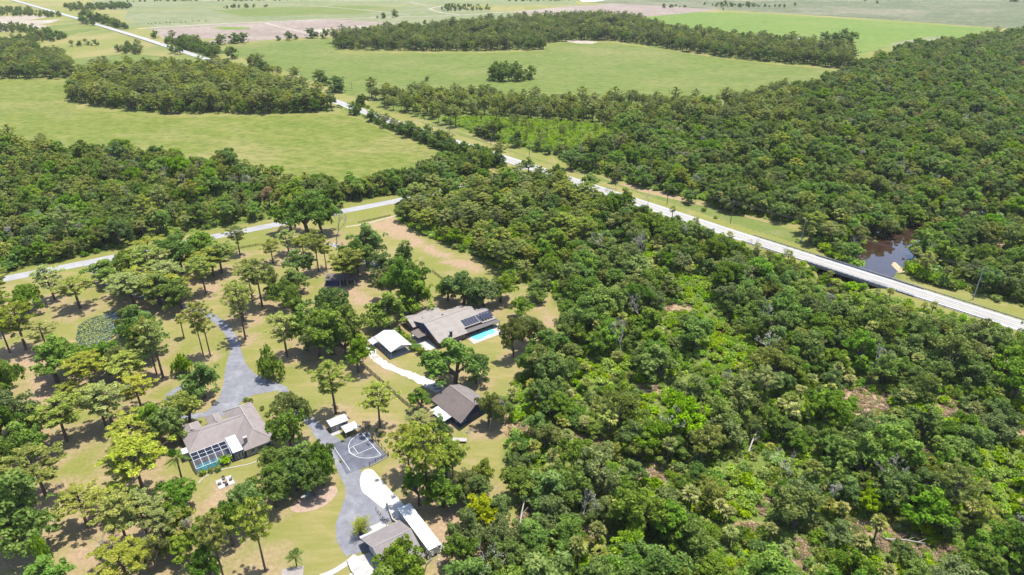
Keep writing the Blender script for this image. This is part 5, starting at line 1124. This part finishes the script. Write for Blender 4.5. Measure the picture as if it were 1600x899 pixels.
# ------------------------------------------------------------------ trees: labels from what they stand by
MARKS = [('the highway bridge', 1340, 430), ('the brown creek', 1395, 395), ('the tall concrete pole', 1520, 469), ('the big brown clearing', 1345, 632), ('the small brown clearing', 1487, 642), ('the brown patch by the wood bottom', 1040, 802), ('the bare patch at the lower corner', 1258, 865), ('the red brown gap', 1330, 698), ('the sandy gap', 1058, 484), ('the barn', 715, 635), ('the kidney pool', 757, 522), ('the solar panel house', 700, 495), ('the metal pavilion', 610, 538), ('the hip roofed house', 355, 665), ('the pool cage', 325, 715), ('the white patio slab', 352, 752), ('the half court', 580, 700), ('the tan shed', 535, 662), ('the lower garage', 600, 850), ('the white sand yard', 595, 765), ('the long white trailer', 650, 815), ('the asphalt forecourt', 390, 600), ('the driveway bend', 345, 505), ('the lily pond', 160, 512), ('the driveway mouth', 150, 425), ('the bare oval', 490, 780), ('the flat trailer', 718, 690), ('the shaded carport', 530, 442), ('the street corner clearing', 640, 365), ('the dirt strip by the wood', 720, 410), ('the street', 60, 425), ('the board fence', 605, 605), ('the shell path', 630, 580), ('the small palm lawn', 465, 880), ('the dirt lane at the lawn edge', 65, 650), ('the bare ground by the lower lawn', 25, 850), ('the pasture corner pole', 642, 297), ('the street bend by the oaks', 400, 357), ('the verge oaks', 925, 268), ('the lime clearing', 820, 212), ('the third highway pole', 1141, 350), ('the fourth highway pole', 1042, 321), ('the lawn dirt gap', 816, 672), ('the wide wood middle', 1180, 560), ('the wood above the clearing', 1300, 545), ('the wood edge by the guard rail', 1450, 500), ('the palmy bottom of the wood', 1150, 860), ('the lower wood by the sand gap', 900, 760), ('the upper wood by the highway', 1000, 380), ('the wood beside the grass pocket', 900, 530), ('the creek side thicket', 1500, 400), ('the thicket past the creek', 1480, 330), ('the left street wood', 200, 330), ('the wood under the pasture', 330, 300), ('the far left wood', 60, 320), ('the right hand wood', 1300, 300), ('the wood behind the verge', 1120, 270)]
ORD = ['nearest', 'second', 'third', 'fourth', 'fifth', 'sixth', 'seventh', 'eighth', 'ninth', 'tenth', 'eleventh', 'twelfth', 'thirteenth', 'fourteenth', 'fifteenth', 'sixteenth', 'seventeenth', 'eighteenth', 'nineteenth', 'twentieth']
count = {}; indiv, rest = [], {}
for k in KINDS:
    c = []
    for t in TREES:
        if t[0] != k: continue
        d = math.sqrt(t[1] ** 2 + t[2] ** 2 + CH ** 2); px, py = P(np.array(t[1]), np.array(t[2])); px, py = float(px), float(py)
        vis = -25 < px < 1625 and py < 925
        c.append(((t[4] * (3 if t[7] else 1) / d) if vis else -1, px, py, t))
    c.sort(key=lambda q: -q[0]); lim = {'O': 300, 'P': 300, 'K': 260, 'B': 60, 'D': 90}[k]
    indiv += [q for q in c[:lim] if q[0] > 0]; rest[k] = [q[3] for q in c[lim:]] + [q[3] for q in c[:lim] if q[0] <= 0]
near = sorted(((math.hypot(px - mx, (py - my) * 1.5), mi, px, py, t) for _, px, py, t in indiv for mi, (_, mx, my) in [min(enumerate(MARKS), key=lambda e: math.hypot(px - e[1][1], (py - e[1][2]) * 1.5))]), key=lambda q: q[0])
made = {}
for d, mi, px, py, (k, x, y, v, sx, sz_, rot, lawn_) in near:
    meshes, wordsk, name, noun, cat, parts, r0, h0 = KINDS[k]; mn, mx, my = MARKS[mi]
    dx, dy = px - mx, (py - my) * 1.5
    side = ('right of' if dx > 0 else 'left of') if abs(dx) > abs(dy) else ('in front of' if dy > 0 else 'behind')
    key = (wordsk[v], noun, mn, side); n = count.get(key, 0); count[key] = n + 1
    size = 'large ' if sx > 1.25 else 'small ' if sx < .8 else ''
    label = f"{size}{wordsk[v]} {noun}, {ORD[min(n, 19)]} {side} {mn}"
    o = thing(name, label, cat, (x, y, max(-2.4, hz(x, y))), 0, {'O': 'oaks', 'P': 'pines', 'K': 'palms', 'B': 'bushes', 'D': 'dead trees'}[k] + (' on the lawns and by the roads' if lawn_ else ' in the woods'))
    o.rotation_euler = (0, 0, rot); o.scale = (sx, sx, sz_)
    if (k, v) in made:
        for q in made[(k, v)]: c = q.copy(); COL.objects.link(c); c.parent = o
    else: made[(k, v)] = [link(pn, me_, o) for pn, me_ in zip(parts, meshes[v])]

# ------------------------------------------------------------------ the rest of each kind, one object for each
def joined(name, pair):
    """crown and trunk as one mesh for the far trees"""
    a, b = pair; me = bpy.data.meshes.new(name); va = np.empty(len(a.vertices) * 3, np.float32); a.vertices.foreach_get('co', va); vb = np.empty(len(b.vertices) * 3, np.float32); b.vertices.foreach_get('co', vb)
    fa = [tuple(p.vertices) for p in a.polygons]; o = len(a.vertices); fb = [tuple(i + o for i in p.vertices) for p in b.polygons]
    me.from_pydata(np.concatenate([va, vb]).reshape(-1, 3).tolist(), [], fa + fb)
    ta = np.empty(len(fa), np.float32); a.attributes['tint'].data.foreach_get('value', ta)
    at = me.attributes.new('tint', 'FLOAT', 'FACE'); at.data.foreach_set('value', np.concatenate([ta, np.full(len(fb), .5, np.float32)]))
    me.materials.append(a.materials[0]); me.materials.append(b.materials[0]); me.polygons.foreach_set('material_index', np.array([0] * len(fa) + [1] * len(fb), np.int32)); me.update(); return me
def mass(name, label, protos, pts, kind='stuff'):
    """pts: x, y, z, variant, scale xy, scale z, turn"""
    src = bpy.data.collections.new(name + '_kinds')
    for i, me_ in enumerate(protos): src.objects.link(bpy.data.objects.new('%s_kind_%02d' % (name, i), me_))
    me_ = bpy.data.meshes.new(name); a = np.array(pts, float); me_.from_pydata(a[:, :3].tolist(), [], [])
    for nm, ty, dat in (('pick', 'INT', a[:, 3].astype(np.int32)), ('turn', 'FLOAT_VECTOR', np.stack([a[:, 6] * 0, a[:, 6] * 0, a[:, 6]], -1).astype(np.float32)), ('grow', 'FLOAT_VECTOR', np.stack([a[:, 4], a[:, 4], a[:, 5]], -1).astype(np.float32))):
        at = me_.attributes.new(nm, ty, 'POINT'); at.data.foreach_set('value' if ty == 'INT' else 'vector', dat.ravel())
    o = link(name, me_); tag(o, label, kind=kind)
    ng = bpy.data.node_groups.new(name, 'GeometryNodeTree'); ng.interface.new_socket('Geometry', in_out='INPUT', socket_type='NodeSocketGeometry'); ng.interface.new_socket('Geometry', in_out='OUTPUT', socket_type='NodeSocketGeometry')
    gi = ng.nodes.new('NodeGroupInput'); go = ng.nodes.new('NodeGroupOutput'); ip = ng.nodes.new('GeometryNodeInstanceOnPoints'); ci = ng.nodes.new('GeometryNodeCollectionInfo')
    ci.inputs['Collection'].default_value = src; ci.inputs['Separate Children'].default_value = True; ci.inputs['Reset Children'].default_value = True
    def attr(nm, ty): n = ng.nodes.new('GeometryNodeInputNamedAttribute'); n.data_type = ty; n.inputs['Name'].default_value = nm; return n.outputs['Attribute']
    ip.inputs['Pick Instance'].default_value = True
    l = ng.links.new; l(gi.outputs[0], ip.inputs['Points']); l(ci.outputs[0], ip.inputs['Instance']); l(attr('pick', 'INT'), ip.inputs['Instance Index']); l(attr('turn', 'FLOAT_VECTOR'), ip.inputs['Rotation']); l(attr('grow', 'FLOAT_VECTOR'), ip.inputs['Scale']); l(ip.outputs[0], go.inputs[0])
    md = o.modifiers.new('spread', 'NODES'); md.node_group = ng; return o
for k, nm, lb in (('O', 'oak_woods', 'mass of smaller and farther oak crowns filling the woods'), ('P', 'pine_woods', 'mass of farther pines in the woods and belts'), ('K', 'palm_thicket', 'farther cabbage palms scattered through the woods'), ('D', 'dead_wood', 'farther bare grey trees among the woods')):
    if rest[k]:
        r_ = rest[k]; xs, ys = np.array([t[1] for t in r_]), np.array([t[2] for t in r_]); zs = np.maximum(-2.4, hgt(xs, ys))
        mass(nm, lb, [joined(nm, q) for q in KINDS[k][0]], [(t[1], t[2], z, t[3], t[4], t[5], t[6]) for t, z in zip(r_, zs)])
print('TREES', {k: sum(t[0] == k for t in TREES) for k in KINDS}, 'individuals', len(indiv))
# undergrowth
UG = []
def ug_pick(lime):
    def f(x, y, px, py):
        l = vnoise(np.array([x]), np.array([y]), 14, 21)[0]
        v = R.choice([1, 5]) if l > lime else R.choice([0, 2, 3, 4, 6, 7, 8]); s_ = R.uniform(.5, 1.3) * (1 if v < 7 else .95)
        UG.append((x, y, max(-2.35, hz(x, y)), v, s_, s_ * R.uniform(.7, 1.25), R.uniform(0, 6.28)))
    return f
nearf = lambda x, y, px, py: water_view(x, y, px, py)
scatter(Z_MAIN, 3.2, ug_pick(.56), keep=nearf, ylim=420); scatter(Z_RIGHT, 4.0, ug_pick(.68), keep=lambda x, y, px, py: nearf(x, y, px, py) & ~inpoly(px, py, Z_LIME), ylim=560); scatter(Z_LEFT, 4.2, ug_pick(.68), ylim=420)
scatter(Z_LIME, 2.9, ug_pick(.08)); scatter(Z_HEDGE, 3.6, ug_pick(.7)); scatter(Z_PINES, 6, ug_pick(.7))
for cx, cy, rx, ry in CLEAR:
    for _ in range(int(rx * ry * .16)):
        a, r_ = R.uniform(0, 6.28), R.random() ** .5 * 1.05; x, y, _z = G(cx + rx * r_ * math.cos(a), cy + ry * r_ * math.sin(a)); s_ = R.uniform(.2, .6)
        UG.append((x, y, hz(x, y), 9 if R.random() < .8 else R.choice([0, 4, 7]), s_ * 1.5, s_ * R.uniform(.4, .9), R.uniform(0, 6.28)))
FAN = fast_mesh('saw_palmetto', *fronds(np.random.default_rng(9), 16, 1.6, np.array([0, 0, .5]), .2, 1.0, 6, (.0, 1.2)), M['palm'])
BARE = DEAD[1]
mass('undergrowth', 'tangled low shrubs and palmetto under and between the forest trees', [joined('undergrowth', q) for q in BUSH] + [FAN, fast_mesh('saw_palmetto', *fronds(np.random.default_rng(19), 14, 1.4, np.array([0, 0, .4]), .25, 1.0, 6, (.0, 1.0)), M['lime']), joined('undergrowth', bush_meshes(30, 'brush', 1.6, 9, 60))], UG)
# lily pads on the pond
LP = []
for _ in range(4600):
    a, b = R.uniform(0, 1), R.uniform(0, 1); x = min(p[0] for p in POND) + a * (max(p[0] for p in POND) - min(p[0] for p in POND)); y = min(p[1] for p in POND) + b * (max(p[1] for p in POND) - min(p[1] for p in POND))
    px, py = P(np.array(x), np.array(y))
    if inpoly(np.array([x]), np.array([y]), POND)[0] and (px < 174 + R.gauss(0, 4) or py > 515): LP.append((x, y))
rng = np.random.default_rng(3); C = np.array([(x, y, -.1 + R.uniform(0, .12)) for x, y in LP]); Nn = rng.normal(size=(len(LP), 3)) * .35 + np.array([0, 0, 1.0])
V, Fq = quads(C, Nn, rng.uniform(.16, .34, len(LP)), .85, rng)
tag(link('lily_pads', fast_mesh('lily_pads', V, Fq, np.clip(rng.normal(.5, .28, len(LP)), 0, 1), M['lily'])), 'pale lily pads crowding the pond', kind='stuff')
# fallen bleached logs in the wood
for i, (px, py, a, L_, l) in enumerate([(1175, 700, 55, 9, 'bleached fallen trunk leaning out of the thicket left of the brown clearing'), (816, 815, 78, 8, 'pale fallen trunk across the lime gap by the lower wood'), (1410, 858, -42, 8, 'grey fallen trunk in the gap at the lower wood'), (1022, 516, 25, 7, 'grey log below the sandy gap'), (1455, 565, 60, 8, 'forked bleached trunk above the small brown clearing'), (1568, 625, -40, 8, 'bleached log before the right hand thicket')]):
    x, y, _ = G(px, py); t = thing('fallen_tree', l, 'log', (x, y, hz(x, y) + 3.2), a, 'bleached fallen trunks')
    MB().tube([(-L_ / 2, 0, -2.6), (0, .2, -.3), (L_ / 2, 0, 1.6)], [.26, .2, .1], 7).obj('trunk', M['bark_pale'], t)
    for q in (.1, .5, .8): MB().tube([(L_ * (q - .5), 0, -2.6 + q * 4.2), (L_ * (q - .5) + 1.4, R.choice([-1, 1]) * 1.3, -1.2 + q * 4)], [.11, .04], 5).obj('branch', M['bark_pale'], t)

# ------------------------------------------------------------------ haze
hm = bpy.data.materials.new('haze'); hm.use_nodes = True; t = hm.node_tree; t.nodes.remove(t.nodes['Principled BSDF'])
pvn = t.nodes.new('ShaderNodeVolumePrincipled'); pvn.inputs['Color'].default_value = (.93, .95, .97, 1); pvn.inputs['Density'].default_value = .000026; pvn.inputs['Anisotropy'].default_value = .0
t.links.new(pvn.outputs[0], t.nodes['Material Output'].inputs['Volume'])
tag(MB().box(-15500, 15500, -5000, 16000, -6.5, CH + 6).obj('haze', hm), 'thin summer haze over the whole landscape', kind='stuff')
